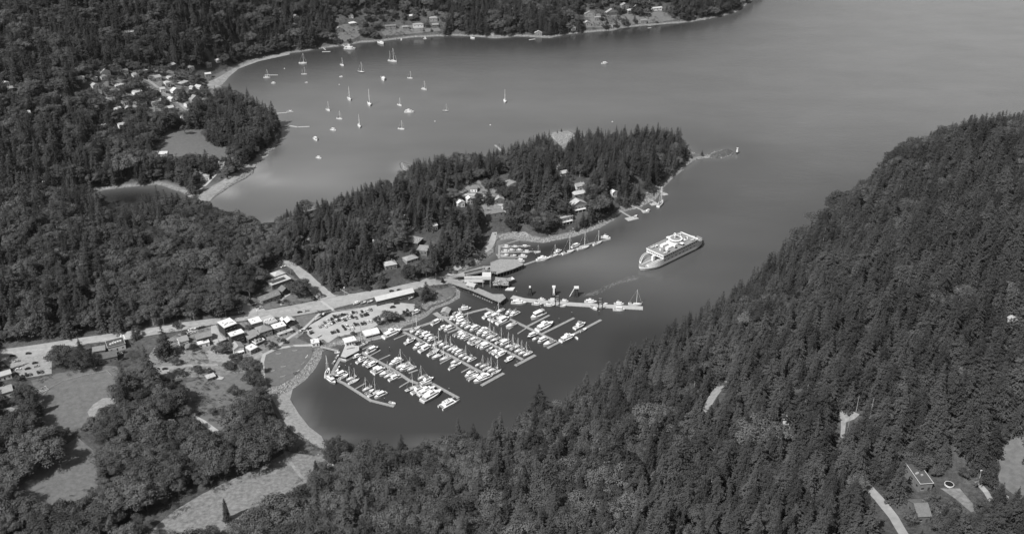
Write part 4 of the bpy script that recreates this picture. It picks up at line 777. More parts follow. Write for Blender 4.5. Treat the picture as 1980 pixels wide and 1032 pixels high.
# rows read off the photograph: (x, y in the zoom, length in the zoom, kind)
ROWS = [
 ('from office, near side of catamaran dock', [(1,870,620,190,'m'),(1,985,715,260,'m'),(1,1110,790,250,'m'),(1,1235,830,270,'m3'),(2,1335,70,250,'m'),(2,1410,112,280,'m'),(2,1540,165,270,'m'),(2,1645,210,280,'s3'),(2,1765,275,260,'m0'),(4,690,400,290,'s2'),(4,860,450,330,'m2'),(4,1060,470,400,'y1')], 0),
 ('from office, far side of catamaran dock', [(1,1010,340,230,'s1'),(1,1235,485,290,'m1'),(3,60,775,330,'y0'),(3,230,850,330,'s0'),(3,300,900,300,'m'),(3,440,915,230,'s3'),(4,950,135,240,'s1'),(4,1070,215,300,'m2')], 1),
 ('from top, inside the curved park dock', [(2,480,190,270,'m'),(2,560,245,230,'m4'),(2,730,280,250,'s0'),(2,800,355,260,'s3'),(2,1110,530,240,'s1'),(2,1180,605,210,'m'),(2,1280,640,300,'s4'),(2,1430,690,300,'m0')], 0),
 ('from shore, near side of second dock', [(3,410,265,260,'m5'),(3,630,385,320,'m2'),(3,770,445,300,'m0'),(3,975,535,290,'s1'),(3,1070,615,300,'s0'),(3,1240,670,260,'s3'),(3,1480,760,210,'m6'),(3,1570,800,150,'m4'),(3,1430,885,190,'m1'),(6,370,680,290,'m2'),(6,440,760,260,'m4'),(6,640,800,400,'y1')], 0),
 ('from shore, far side of second dock', [(3,480,25,150,'m6'),(3,630,60,220,'m2'),(3,770,110,240,'m3'),(3,840,165,230,'m0'),(3,930,220,240,'m5'),(3,1075,305,220,'s1'),(3,1190,340,200,'m6'),(3,1300,385,230,'s0'),(3,1410,440,240,'s3'),(3,1490,490,200,'m0'),(3,1580,540,220,'m1'),(3,1655,605,200,'m4'),(3,1770,645,230,'s0'),(3,1870,705,220,'m2'),(6,550,450,150,'m6'),(6,690,475,210,'s1'),(6,770,535,190,'s3'),(6,890,570,250,'s0'),(6,995,625,220,'s1')], 1),
 ('from boathouse, near side of third dock', [(5,1200,550,180,'m0'),(5,1335,585,250,'m1'),(7,70,650,200,'m6'),(7,140,690,200,'m0'),(7,225,730,240,'m5'),(7,395,805,210,'m1'),(7,470,850,240,'s2'),(7,580,895,200,'m6'),(7,660,935,240,'m0'),(6,830,70,150,'m4'),(6,890,130,140,'m6'),(6,1020,140,240,'m2'),(6,1110,205,250,'m0'),(6,1310,325,230,'m3')], 0),
 ('from boathouse, far side of third dock', [(5,1440,330,220,'m2'),(5,1560,300,230,'m0'),(5,1620,360,230,'m1'),(7,120,405,220,'m0'),(7,215,445,220,'m2'),(7,310,490,230,'s0'),(7,430,540,230,'m0'),(7,600,610,270,'y0'),(7,700,660,240,'m2'),(7,800,720,250,'s1'),(7,885,775,220,'s2'),(7,1005,810,210,'s0'),(7,1100,860,230,'m1'),(7,1210,915,230,'s4'),(7,1310,955,220,'s3'),(6,1430,40,170,'m4'),(6,1530,110,230,'s1'),(6,1620,160,230,'s0'),(6,1730,195,230,'s3')], 1),
 ('from shore, near side of fourth dock', [(7,730,250,220,'m0'),(7,860,285,230,'m1'),(7,940,320,250,'s0'),(7,1060,370,280,'m0'),(7,1240,475,230,'m6'),(8,70,745,150,'m3'),(8,125,795,110,'m6'),(8,235,820,160,'m0'),(8,335,872,180,'m4')], 0),
 ('from shore, far side of fourth dock', [(7,1000,150,180,'m6'),(7,1190,190,180,'m5'),(7,1310,220,230,'m2'),(8,165,435,230,'m1'),(8,280,610,260,'y0'),(8,835,590,180,'m2')], 1),
 ('along the shore dock', [(5,540,590,240,'s1'),(5,1040,430,230,'m1')], 0)]
for desc, row, side in ROWS:
    for i, (z, x, y, L, k) in enumerate(row):
        hd = (21.8, -10.5) if (side == 0) == (random.random() < .7) else (-21.8, 10.5)
        boat((z, x, y), k, ORDF[i]+desc, hd=hd, lpx=L)
H_ = (20, .8); HM = (-20, -.8)
SPEC = [((1,1720,95),'y0','by the shore dock, the biggest before the catamaran basin',430,(21.8,-9)),((4,1175,590),'y1','second last before the end of the catamaran dock',480,(21.8,-12)),
 ((2,165,155),'s0','outside the upper bend of the curved park dock',210,(4,-12)),((2,250,330),'m5','outside the corner of the curved park dock',260,(16,12)),((2,375,130),'m6','tucked inside the corner of the curved park dock',140,(7,-8)),((2,1720,865),'m4','alone at the end float of the curved park dock',160,(20,6)),
 ((1,430,880),'o1','inside the upper arm of the curved park dock',90,(8,-7)),((1,320,760),'o0','outside the upper arm of the curved park dock',90,(8,-9)),((1,400,620),'o1','beside the left corner of the marina office',90,(9,-9)),((1,400,520),'o1','behind the left corner of the marina office',110,(20,1)),
 ((8,640,790),'y0','outside the last long finger of the fourth dock',230,(21.8,-9)),((8,890,655),'m6','halfway along the outermost finger of the fourth dock',110,(21.8,-8)),((8,785,780),'o1','behind the yacht on the outermost finger',60,(12,12)),
 ((14,660,632),'y1','moored first along the near side of the breakwater',115,H_),((8,230,165),'m2','first on the far side of the breakwater',110,H_),((8,400,176),'m0','second on the far side of the breakwater',120,H_),((8,590,188),'m2','third on the far side of the breakwater',120,H_),
 ((8,150,245),'m5','first on the near side of the breakwater after the yacht',150,H_),((8,345,262),'m5','second on the near side of the breakwater after the yacht',150,H_),((8,560,265),'m6','left of middle on the near side of the breakwater',110,H_),
 ((8,1010,205),'y0','far side of breakwater, before right guide frame',180,H_),((8,1230,230),'m6','just right of the right guide frame',90,H_),((8,1060,305),'m4','slanted off the near side of the breakwater',110,(12,7)),((8,1460,235),'m2','far side of the breakwater near its end',150,H_),((8,1460,328),'m0','near side of the breakwater near its end',180,H_),((8,1715,242),'s0','at the outer end of the breakwater',200,H_),
 ((9,840,480),'y0','at the start of the cove float',180,(20,-3)),((9,1000,425),'s1','first on the cove float',120,(20,-6)),((9,1060,362),'m2','behind the first part of the cove float',100,(20,-8)),((9,1210,375),'s0','second on the cove float',170,(20,-6)),((9,1320,282),'m1','third on the cove float, far side',120,(20,-6)),((9,1430,312),'s3','fourth on the cove float',170,(20,-5)),((9,1640,243),'s1','fifth on the cove float',120,(20,-8)),((9,1765,155),'m2','at the tip of the cove float',130,(20,3)),
 ((9,300,290),'m0','first at the top finger of the small boat dock',100,H_),((9,430,290),'m5','second at the top finger of the small boat dock',90,H_),((9,570,288),'m3','third at the top finger of the small boat dock',100,H_),((9,285,362),'m1','first at the middle finger of the small boat dock',110,H_),((9,375,338),'m2','second at the middle finger of the small boat dock',90,H_),((9,490,340),'m5','third at the middle finger of the small boat dock',90,H_),((9,600,365),'m0','fourth at the middle finger of the small boat dock',100,H_),((9,755,368),'s1','last at the middle finger of the small boat dock',90,H_),((9,275,415),'m6','first at the lower finger of the small boat dock',110,H_),((9,400,418),'m4','second at the lower finger of the small boat dock',90,H_),((9,545,430),'m2','third at the lower finger of the small boat dock',120,H_),((9,510,495),'m0','behind the holding deck',110,(20,4)),
 ((13,1100,775),'m6','at the first dock of the eastern shore',70,(14,-8)),((13,1310,680),'m3','at the second dock of the eastern shore',80,(14,-6)),((13,1520,565),'s1','at the third dock of the eastern shore',110,(8,-9)),((13,1390,560),'o0','lying on the float of the third eastern dock',60,(14,4)),
 ((10,340,487),'s0','upper left of the anchored fleet in the bay',56,H_),((10,65,598),'s3','beside the isolated float in the bay',48,H_),((10,350,570),'s4','below the upper left boat of the bay fleet',40,H_),((10,640,502),'s1','between two larger boats near the north shore',26,(10,4)),((10,785,556),'s2','anchored right of the middle of the upper bay fleet',48,(20,4)),((10,1027,472),'s4','the largest anchored sailboat near the north shore',60,(20,4)),((10,1160,601),'s0','upper of two boats right of the fleet',36,(20,3)),((10,1268,688),'s3','lower of two boats right of the fleet',40,(20,5)),((10,695,763),'s1','in the centre left of the bay fleet, seen end on',28,(6,8)),((10,849,802),'s0','in the centre of the bay fleet, seen end on',30,(3,10)),((10,1080,808),'s1','just above the anchored motor yacht',30,(16,6)),((10,1155,862),'y0','anchored in the middle of the bay',68,H_),((10,1433,852),'s2','farthest right of the lower bay fleet',42,H_),((10,1886,780),'s3','far out alone on the bay, seen end on',24,(3,10)),((10,533,846),'s1','left of the fleet, nearest the western wharves',28,(14,8)),((10,620,912),'s0','lower left of the bay fleet',42,(20,3)),((10,772,970),'s3','lower centre of the bay fleet, seen end on',26,(3,9)),((10,1093,990),'s0','lowest sailboat of the bay fleet',44,(20,4)),((10,955,610),'m6','anchored alone in the upper bay, seen end on',26,(4,9)),((10,573,998),'m0','anchored lower left in the bay',40,(20,4)),((10,115,640),'m1','below the isolated float',32,H_),((10,367,637),'o0','below the two-masted boat, upper left bay',24,H_),((10,632,590),'o1','anchored between sailboats in the upper bay',24,H_),((10,700,378),'y0','by the short gangway of the north shore',80,H_),((10,938,334),'m6','at the zigzag float of the north shore',42,(20,6)),((10,1275,300),'m4','at the end of the long north shore pier',26,H_),((12,437,160),'m1','nearest the estuary but one',30,(10,8)),((12,462,301),'m0','alone nearest the estuary sands',38,(20,4)),((11,670,490),'m0','alone in the open strait',46,(20,-1)),((10,235,858),'m6','at the short western wharf',40,(20,-4)),((10,1640,296),'o1','at the slanting float of the north shore',30,(20,2)),
 ((5,1720,110),'m5','old and cluttered, moored outside the first part of the fourth dock',280,(20,-2)),((5,1590,175),'o1','beside the old cluttered boat',90,(20,2)),((5,1465,205),'o1','behind the floating boathouse',70,(10,-4))]
for zx, k, lab, L, hd in SPEC: boat(zx, k, lab, hd=hd, lpx=L)
def catamaran():
    A_, B_ = WP(4,1400,880), WP(4,1790,670); d = B_-A_; L = d.length*1.06; c = WP(4,1590,760); t = thing('catamaran', 'very large white catamaran yacht at the end of the dock', 'catamaran', (c.x, c.y, 0), math.atan2(d.y, d.x)); W = L*.42
    for s in (-1, 1):
        mb = MB(); rg = [[(x, y+s*W*.36, z) for x, y, z in r] for r in hullrings(L, W*.24, 1.9, 2.4, .8, 11, .5)]; mb.loft(rg, M['white']); mb.build('hull', t)
    mb = MB(); mb.box((-L*.08, 0, 1.3), (L*.72, W*.86, .7), M['white']); mb.build('bridge_deck', t)
    mb = MB(); mb.box((-L*.06, 0, 2.0), (L*.45, W*.7, 1.9), M['white'], 0, .85); cb = mb.build('cabin', t); mb = MB(); mb.box((-L*.055, 0, 2.8), (L*.44, W*.665, .6), M['glass'], 0, .93); mb.build('window', cb)
    mb = MB(); mb.box((-L*.1, 0, 3.9), (L*.42, W*.66, .2), M['white']); mb.box((-L*.12, 0, 4.1), (L*.16, W*.4, .8), M['cream'], 0, .85); mb.build('flybridge', t)
    mb = MB(); mb.box((-L*.43, 0, 1.98), (L*.12, W*.6, .15), M['teak']); mb.build('aft_deck', t)
    for k in range(3): mb = MB(); mb.box((-L*.2+k*L*.1, W*.1, 4.12), (L*.05, W*.3, .15), M['glass']); mb.build('hatch', t)
catamaran()
# ------------------------------------------------------------------ the ferry
def ferry():
    A_, B_ = Vector(P(1239, 522)), Vector(P(1353, 467)); d = B_-A_; L = 100.0; c = (A_+B_)/2; t = thing('car_ferry', 'white double-ended car ferry crossing the harbour mouth', 'ferry', (c.x, c.y, 0), math.atan2(d.y, d.x)); W = 22.0
    def hb(x): u = abs(x)/(L/2); return W/2*(1-max(0, (u-.55)/.45)**2.3*.9) if u < 1 else 1
    xs = np.linspace(-L/2, L/2, 33)
    def ring(x, zt): b = hb(x); return [(x, -b, zt), (x, -b, 3), (x*.97, -b*.86, 0), (x*.95, 0, -1.5), (x*.97, b*.86, 0), (x, b, 3), (x, b, zt)]
    mb = MB(); mb.loft([ring(x, 4.4) for x in xs], M['fhull']); mb.build('hull', t)
    mb = MB(); mb.loft([[(x*.985, -hb(x)*.9, 0.35), (x*.965, -hb(x)*.8, -.6), (x*.965, hb(x)*.8, -.6), (x*.985, hb(x)*.9, .35)] for x in xs*.999], M['black']); mb.build('waterline_band', t)
    mb = MB(); mb.add([p for x in xs for p in ((x, -hb(x)*.98, 4.45), (x, hb(x)*.98, 4.45))], [(2*i, 2*i+2, 2*i+3, 2*i+1) for i in range(32)], M['fdeck'])
    for y in (-2.4, 2.4): mb.box((0, y, 4.46), (96 if y else 90, .5, .05), M['fwhite'])
    mb.build('car_deck', t)
    for s in (-1, 1):      # tall bulwarks with side galleries, open ends
        mb = MB(); X = [x for x in xs if abs(x) < 44]; o = []
        for x in X:
            b = hb(x); h = 9.2 if abs(x) < 34 else 9.2-(abs(x)-34)*.28; o.append([(x, s*b, 4.4), (x, s*b, h), (x, s*(b-2.6), h), (x, s*(b-2.6), 4.46)])
        mb.loft(o, M['fwhite'], cap=True)
        bw = mb.build('bulwark', t); mb = MB(); k = 0
        for i in range(len(X)-1):
            if abs(X[i]) > 26:
                b0, b1 = hb(X[i])-.3, hb(X[i+1])-.3; z0, z1 = o[i][1][2]+.03, o[i+1][1][2]+.03
                mb.add([(X[i], s*b0, z0), (X[i+1], s*b1, z1), (X[i+1], s*(b1-1.9), z1), (X[i], s*(b0-1.9), z0)], [(0, 1, 2, 3)], M['fdeck'])
        mb.build('gallery_deck', bw)
        for j in range(9):
            mb = MB(); mb.box((-24+j*6, s*(W/2+.02), 6.3), (2.2, .08, .9), M['glass']); mb.build('side_opening', bw)
    mb = MB(); mb.box((1, 0, 9.2), (56, W+.6, 3.3), M['fwhite']); sp = mb.build('passenger_deck', t)
    for s in (-1, 1):
        for j in range(16):
            mb = MB(); mb.box((-24.5+j*3.4, s*(W/2+.32), 10.5), (2.2, .08, 1.0), M['glass']); mb.build('window', sp)
        for x in (-31.02, 35.02):
            pass
    for x in (-27.02, 29.02):
        for j in range(9): mb = MB(); mb.box((x, -9.2+j*2.3, 10.5), (.08, 1.5, 1.1), M['glass']); mb.build('window', sp)
    mb = MB(); mb.box((1, 0, 12.5), (57, W+1.2, .25), M['fdeck'])
    mb.build('upper_deck', t)
    for c0, sz in (((1, W/2+.5, 12.75), (57.2, .2, 1.1)), ((1, -W/2-.5, 12.75), (57.2, .2, 1.1)), ((-27.5, 0, 12.75), (.2, W+.8, 1.1)), ((29.5, 0, 12.75), (.2, W+.8, 1.1))):
        mb = MB(); mb.box(c0, sz, M['fwhite']); mb.build('parapet', t)
    mb = MB(); mb.box((6, 0, 12.76), (17, 12, 2.6), M['fwhite']); mb.box((-9, 3.6, 12.76), (8, 3.8, 2.4), M['fwhite']); mb.box((-9, -3.6, 12.76), (8, 3.8, 2.4), M['fwhite']); mb.build('deckhouse', t)
    for y in (-4.5, 4.5):
        mb = MB(); mb.box((17, y, 12.76), (6, 3, 2.6), M['fwhite'], 0, .9); fn = mb.build('funnel', t); mb = MB(); mb.tube((17, y, 15.2), (17, y, 16.8), .8, .7, M['black'], 8); mb.build('exhaust', fn)
    mb = MB(); mb.tube((5, 0, 15.3), (5, 0, 16.6), 6.2, 7.4, M['fwhite'], 16); mb.tube((5, 0, 16.6), (5, 0, 18.0), 6.6, 6.9, M['glass'], 16); mb.tube((5, 0, 18.0), (5, 0, 18.7), 7.4, 7.4, M['fwhite'], 16); mb.box((5, 0, 15.6), (3.4, W, .9), M['fwhite']); br = mb.build('bridge', t)
    mb = MB(); mb.tube((5, 0, 18.7), (5, 0, 19.0), 5.5, 5.5, M['fdeck'], 16); mb.tube((4, 0, 18.7), (4, 0, 25), .45, .3, M['fwhite'], 6); mb.box((4, 0, 22.5), (.4, 5, .4), M['fwhite']); mb.box((4, 0, 24), (.8, 3, .5), M['fwhite']); mb.tube((8, 3, 18.7), (8, 3, 20.6), .9, .9, M['fwhite'], 8); mb.build('radar_mast', br)
    for x in (-21, 23):
        for y in (-8.6, 8.6):
            mb = MB(); mb.loft([[(x+u*3.4, y-b, 13.9), (x+u*3.4, y, 13.0), (x+u*3.4, y+b, 13.9), (x+u*3.4, y, 15)] for u, b in ((-1, .1), (-.6, 1.1), (0, 1.3), (.6, 1.1), (1, .1))], M['cream'], close=True); lb = mb.build('lifeboat', t)
            mb = MB(); mb.tube((x-2, y, 12.7), (x-2, y*1.1, 16), .15, .15, M['fwhite'], 4); mb.tube((x+2, y, 12.7), (x+2, y*1.1, 16), .15, .15, M['fwhite'], 4); mb.build('davit', lb)
    for j in range(24):
        mb = MB(); mb.box((random.uniform(-24, 26), random.uniform(-8.5, 8.5), 12.76), (random.uniform(.8, 2.6), random.uniform(.8, 2), random.uniform(.5, 1.4)), M[random.choice(['fwhite', 'fwhite', 'steel', 'walld'])]); mb.build('deck_locker', t)
    mb = MB(); mb.box((-29.5, 0, 4.5), (3, 2.4, 5.6), M['fwhite']); mb.build('stair_tower', t); mb = MB(); mb.box((31.5, 0, 4.5), (3, 2.4, 5.6), M['fwhite']); mb.build('stair_tower', t)
    for s, x0 in ((-1, -47.2), (1, 47.2)):
        mb = MB(); mb.box((x0, 0, 4.46), (1.2, 7, 1.4), M['fdeck']); mb.build('bow_gate', t)
ferry()
# foam left by the ferry
fm = MB()
for k in range(620):
    u = random.random(); x = 1128+u*108+random.gauss(0, 4); y = 571-u*36+2.5*math.sin(u*7)+random.gauss(0, 1.3+1.2*math.sin(u*5)**2)
    if random.random() > .25+.75*abs(math.sin(u*9)): continue
    p = Vector(P(x, y)); a = random.uniform(-.3, .5); L = random.uniform(.15, .8); b = random.uniform(.08, .25); n = 7
    fm.add([(p.x+L*math.cos(6.283*i/n)*math.cos(a)-b*math.sin(6.283*i/n)*math.sin(a), p.y+L*math.cos(6.283*i/n)*math.sin(a)+b*math.sin(6.283*i/n)*math.cos(a), .03+k*.0001) for i in range(n)], [tuple(range(n))], mat('foam', .23, .9, .3, .8))
tag(fm.build('foam'), 'broken streaks of white foam trailing behind the ferry', 'foam', kind='stuff')
# ------------------------------------------------------------------ vehicles
def car(kind, m):
    t = thing('parked_car', '', 'car', group='cars parked around the harbour village'); W = 1.85; L = {'c': 4.4, 'v': 5.0, 't': 5.6}[kind]
    mb = MB(); prof = [(-L/2, .35), (-L/2, .95), (-L*.46, 1.02), (L*.28, 1.0), (L/2, .85), (L/2, .35)]
    mb.loft([[(x, -W/2, z) for x, z in prof], [(x, W/2, z) for x, z in prof]], M[m], close=True); mb.build('body', t)
    x0, x1, h = {'c': (-L*.4, L*.16, 1.5), 'v': (-L*.48, L*.24, 2.0), 't': (-L*.08, L*.22, 1.75)}[kind]
    mb = MB(); mb.add([(x0, -W*.46, 1), (x1+.5, -W*.46, 1), (x1+.5, W*.46, 1), (x0, W*.46, 1), (x0+.35, -W*.4, h), (x1-.2, -W*.4, h), (x1-.2, W*.4, h), (x0+.35, W*.4, h)], [(0,1,5,4),(1,2,6,5),(2,3,7,6),(3,0,4,7)], M['glass']); mb.build('window', t)
    mb = MB(); mb.add([(x0+.33, -W*.41, h+.01), (x1-.18, -W*.41, h+.01), (x1-.18, W*.41, h+.01), (x0+.33, W*.41, h+.01), (x0+.5, -W*.3, h+.06), (x1-.4, -W*.3, h+.06), (x1-.4, W*.3, h+.06), (x0+.5, W*.3, h+.06)], [(0,1,5,4),(1,2,6,5),(2,3,7,6),(3,0,4,7),(4,5,6,7)], M[m]); mb.build('roof', t)
    for sx in (-L*.31, L*.31):
        for sy in (-W/2+.08, W/2-.08): mb = MB(); mb.tube((sx, sy-.12, .34), (sx, sy+.12, .34), .34, .34, M['black'], 10); mb.build('wheel', t)
    return t
cmats = [mat('car_white', .62, .4, .03, .5, .5), mat('car_silver', .33, .35, .05, .5, .6), mat('car_grey', .13, .35, .05, .5, .6), mat('car_black', .03, .3, .1, .5, .6)]
CT_ = []
for k in 'cvt':
    for i, nm in enumerate(('car_white', 'car_silver', 'car_grey', 'car_black')):
        M[nm] = cmats[i]; CT_.append((car(k, nm), {'c': 'car', 'v': 'van', 't': 'pickup truck'}[k], ('white', 'silver', 'grey', 'black')[i]))
cu = set()
def putcar(z, x, y, label, tone=None, kind=None, hd=(2.6, 5.0)):
    tt = {'w': 0, 's': 1, 'g': 2, 'b': 3}[tone] if tone else random.choice([0, 0, 1, 1, 2, 3, 3]); kk = {'c': 0, 'v': 1, 't': 2}[kind] if kind else random.choice([0, 0, 0, 1, 2]); r, nm, cl = CT_[kk*4+tt]
    px = Q(z, x, y); p = Vector(TP(*px)); q = Vector(TP(px[0]+hd[0], px[1]+hd[1])); d = q-p; ang = math.atan2(d.y, d.x)+random.choice([0, math.pi])
    lab = cl+' '+nm+' '+label; loc = (p.x, p.y, p.z+.16)
    if r.name not in cu: cu.add(r.name); KIDS[r.name] = [(c, list(c.children)) for c in r.children]; r.location = loc; r.rotation_euler = (0, 0, ang); r['label'] = lab; r['category'] = nm; return
    dup(r, loc, ang, lab)['category'] = nm
CR = [('from left in the top row of the harbour car park', 16, [(285,665,'g'),(335,630,'w'),(385,615,'s'),(430,590,'b'),(475,545,'b'),(525,545,'g'),(590,530,'g'),(640,510,'b'),(685,510,'b'),(725,510,'s'),(810,485,'w'),(850,462,'b'),(910,460,'s'),(1030,445,'b'),(1080,450,'w'),(1140,425,'w'),(1200,410,'s')], None),
 ('from left in the middle row of the harbour car park', 16, [(185,750,'s'),(240,720,'s'),(310,745,'w'),(375,700,'w'),(415,675,'w'),(465,662,'b'),(515,625,'w'),(575,612,'b'),(635,612,'w'),(690,610,'g'),(720,570,'w'),(780,565,'w'),(838,555,'b'),(915,568,'g'),(1015,530,'g'),(1085,515,'b'),(1130,500,'b')], None),
 ('from left in the bottom row of the harbour car park', 16, [(430,865,'b'),(480,850,'g'),(545,830,'b'),(650,740,'b'),(690,790,'b'),(730,745,'w'),(770,795,'w'),(825,740,'w'),(850,780,'w'),(890,700,'b'),(945,700,'g'),(1030,690,'b'),(1085,680,'g'),(1150,640,'w'),(1210,640,'w')], None),
 ('down the left file beside the library wood', 17, [(568,560,'g'),(578,585,'w'),(588,610,'s'),(600,640,'w')], (-7, 2)),
 ('down the right file of the small library car park', 17, [(665,515,'w'),(690,530,'b'),(712,550,'b'),(735,570,'g'),(765,590,'g'),(795,600,'s')], (7, -2)),
 ('down the file parked along the side road', 17, [(945,95,'w'),(950,112,'g'),(960,130,'s'),(980,152,'w'),(995,168,'g'),(1022,188,'w')], (-7, 2)),
 ('in the group by the end of the boardwalk', 17, [(1215,820,'w'),(1232,840,'s'),(1280,805,'b'),(1290,828,'w'),(1305,850,'b')], (6, -3)),
 ('in the cluster north of the long grey gabled building', 17, [(95,818,'w'),(120,812,'w'),(88,850,'w'),(122,845,'w'),(195,800,'b'),(215,790,'g')], (7, -2)),
 ('in the row at the edge of the ball field car park', 18, [(240,482,'b'),(280,468,'b'),(320,460,'g'),(402,440,'b'),(438,432,'g')], (-3, -5)),
 ('in the gravel car park at the left edge', 18, [(180,320,'s'),(192,405,'w'),(290,400,'b'),(368,340,'b'),(385,375,'s'),(480,275,'s')], (7, -1.5)),
 ('in a yard by the dark roof with white edges', 18, [(1235,235,'s'),(1265,245,'w'),(1295,230,'b'),(1310,295,'b')], (6, -1.5)),
 ('on the unloading apron below the long white shed', 0, [(759,595,'b'),(766.5,587.5,'b')], (7, -.6)),
 ('behind the long white shed on the main road', 0, [(757,563.5,'b'),(771.5,561.5,'b')], (7, -1.4)),
 ('driving on the main road above the triangle lawn', 0, [(579.5,604.5,'b'),(593,602,'s')], (7, -1.4)),
 ('parked on the road at the far left', 18, [(132,265,'b'),(300,240,'b')], (7, -.6)),
 ('in the back gardens', 0, [(389,799,'b'),(319,714,'b'),(334,680,'w'),(425,683,'w')], (7, -1))]
for desc, z, lst, hd in CR:
    for i, (x, y, tn) in enumerate(lst):
        putcar(z, x, y, (ORDF[i] if len(lst) > 1 else '')+desc, tn, None if z != 0 else ('v' if 'apron' in desc else 'c'), hd or (2.6, 5.0))
# boats and sheds on trailers near the long shed
for i, (x, y, lab) in enumerate([(703,587,'on a trailer left of the long white shed'),(716,585,'second on a trailer left of the long white shed'),(690,588,'farthest left on a trailer by the car park hedge'),(795,578,'on a trailer at the right end of the long white shed'),(805,606,'hauled out below the tree on the quay'),(1820,1000,'lying on the ground in the lower right yard')]):
    g = Vector(TP(x, y)); r = BT['m'][(6, 4, 0, 6, 1, 4)[i]]; d = Vector(TP(x+7, y-(2 if i < 5 else -6)))-g
    dup(r, (g.x, g.y, g.z+.9), math.atan2(d.y, d.x), DESC['m'][(6, 4, 0, 6, 1, 4)[i]]+' '+lab, (.8, .8, .75, .8, 1.1, 1.1)[i], group='boats stored on land')
def trailer():
    g = Vector(TP(613.5, 652)); d = Vector(TP(620, 648.5))-g; t = thing('flat_trailer', 'pale flat trailer parked at the corner of the car park', 'trailer', (g.x, g.y, g.z+.1), math.atan2(d.y, d.x))
    mb = MB(); mb.box((0, 0, .7), (9, 2.5, .3), M['path']); mb.build('bed', t)
    for x in (-3, -1.8):
        for y in (-1.2, 1.2): mb = MB(); mb.tube((x, y-.15, .4), (x, y+.15, .4), .4, .4, M['black'], 10); mb.build('wheel', t)
trailer()
def truck():
    g = Vector(TP(622, 612)); d = Vector(TP(628, 608))-g; t = thing('tow_truck', 'dark pickup pulling a narrow trailer by the triangle lawn', 'truck', (g.x, g.y, g.z+.15), math.atan2(d.y, d.x))
    mb = MB(); mb.box((2, 0, .5), (5.4, 2, .8), M['car_black']); mb.build('body', t); mb = MB(); mb.box((2.6, 0, 1.3), (2, 1.8, .8), M['roofw'], 0, .85); mb.build('cab', t); mb = MB(); mb.box((-5, 0, .6), (7, 1.6, .3), M['steel']); mb.build('trailer_bed', t)
    for x in (.2, 3.8, -6):
        for y in (-.9, .9): mb = MB(); mb.tube((x, y-.12, .38), (x, y+.12, .38), .38, .38, M['black'], 10); mb.build('wheel', t)
truck()
# ------------------------------------------------------------------ poles, fences, small things
def pole(px, py, h, label, lamp=False, cross=False, name='utility_pole', r=.22):
    g = Vector(TP(px, py)); t = thing(name, label, 'pole', (g.x, g.y, g.z)); mb = MB(); mb.tube((0, 0, -.5), (0, 0, h), r, r*.6, M['barkl' if not lamp else 'steel'], 6); mb.build('shaft', t)
    if lamp: mb = MB(); mb.tube((0, 0, h-.3), (0, 0, h+.5), .65, .5, M['wallw'], 8); mb.tube((0, 0, h+.5), (0, 0, h+.7), .7, .1, M['wallw'], 8); mb.build('lamp_head', t)
    if cross: mb = MB(); mb.box((0, 0, h-1), (2.6, .15, .2), M['bark']); mb.box((0, 0, h-2), (2.0, .15, .2), M['bark']); mb.build('crossarm', t)
pole(376, 622, 9, 'street lamp at the forest edge of the main road, leftmost lamp', True, name='street_lamp'); pole(437, 612, 7, 'street lamp on the grass verge right of the leftmost lamp', True, name='street_lamp'); pole(500, 620, 11, 'tall street lamp at the village side of the main road', True, name='street_lamp'); pole(667, 572, 9, 'street lamp at the corner of the side road', True, name='street_lamp')
pole(31, 966, 24, 'very tall bare pole in the lower field', r=.4); pole(609, 618, 8, 'thin pole at the point of the triangle lawn', cross=True); pole(562, 530, 12, 'utility pole beside the side road', cross=True); pole(351, 640, 12, 'utility pole beside the cars north of the gabled building', cross=True); pole(843, 545, 10, 'utility pole on the quay road', cross=True)
pole(1655, 797, 12, 'utility pole with crossarms on the hillside road', cross=True); pole(1637, 840, 13, 'pale bare pole by the hillside road', cross=False); pole(1391, 730, 14, 'pole above the gravel bend on the hillside'); pole(698, 640, 10, 'pole on the bank above the white floating home'); pole(1893, 928, 6, 'short lit pole in the lower right yard', True, name='street_lamp'); pole(425, 323, 7, 'lamp post on the lawn by the estuary house', True, name='street_lamp')
def fence(px, label, h=1.2, m='path', name='field_fence', every=5):
    W = [Vector(TP(*p)) for p in px]; c = W[0].copy(); t = thing(name, label, 'fence', tuple(c)); mb = MB()
    for i in range(len(W)-1):
        a, b = W[i]-c, W[i+1]-c; n = max(1, int((b-a).length/every)); up = Vector((0, 0, h))
        for k in range(n):
            u, v = a+(b-a)*k/n, a+(b-a)*(k+1)/n; mb.tube(u+up, v+up, .08, .08, M[m], 4); mb.tube(u+up*.5, v+up*.5, .06, .06, M[m], 4)
            if i*10+k < 90: pm = MB(); pm.tube(u, u+up*1.05, .1, .1, M[m], 4); pm.build('post', t)
    mb.build('rail', t)
fence([(75,775),(95,752),(120,738),(165,726),(207,718),(216,727)], 'curving outfield fence round the ball field', 1.4)
fence([(150,832),(200,822),(262,806)], 'straight fence below the ball field', 1.4, 'pile')
fence([(655,558),(675,570),(700,571)], 'white roadside railing at the corner below the peninsula wood', 1.0, 'wallw', 'railing'); fence([(604,555),(625,568),(660,574)], 'pale kerb railing along the side road', .8, 'wallw', 'railing')
fence([(1914,937),(1932,951),(1950,964)], 'long white rail fence in the lower right yard', 1.2, 'wallw'); fence([(405,347),(418,335),(430,318)], 'white fence along the estuary drive', 1.0, 'wallw')
g = Vector(TP(82, 758)); t = thing('bleachers', 'rows of white bench bleachers at the left of the ball field', 'bleachers', tuple(g), R(52))
for k in range(4): mb = MB(); mb.box((0, k*1.3, .4+k*.35), (11, .6, .15), M['wallw']); mb.box((0, k*1.3, -.3), (10, .2, .7+k*.35), M['steel']); mb.build('bench_row', t)
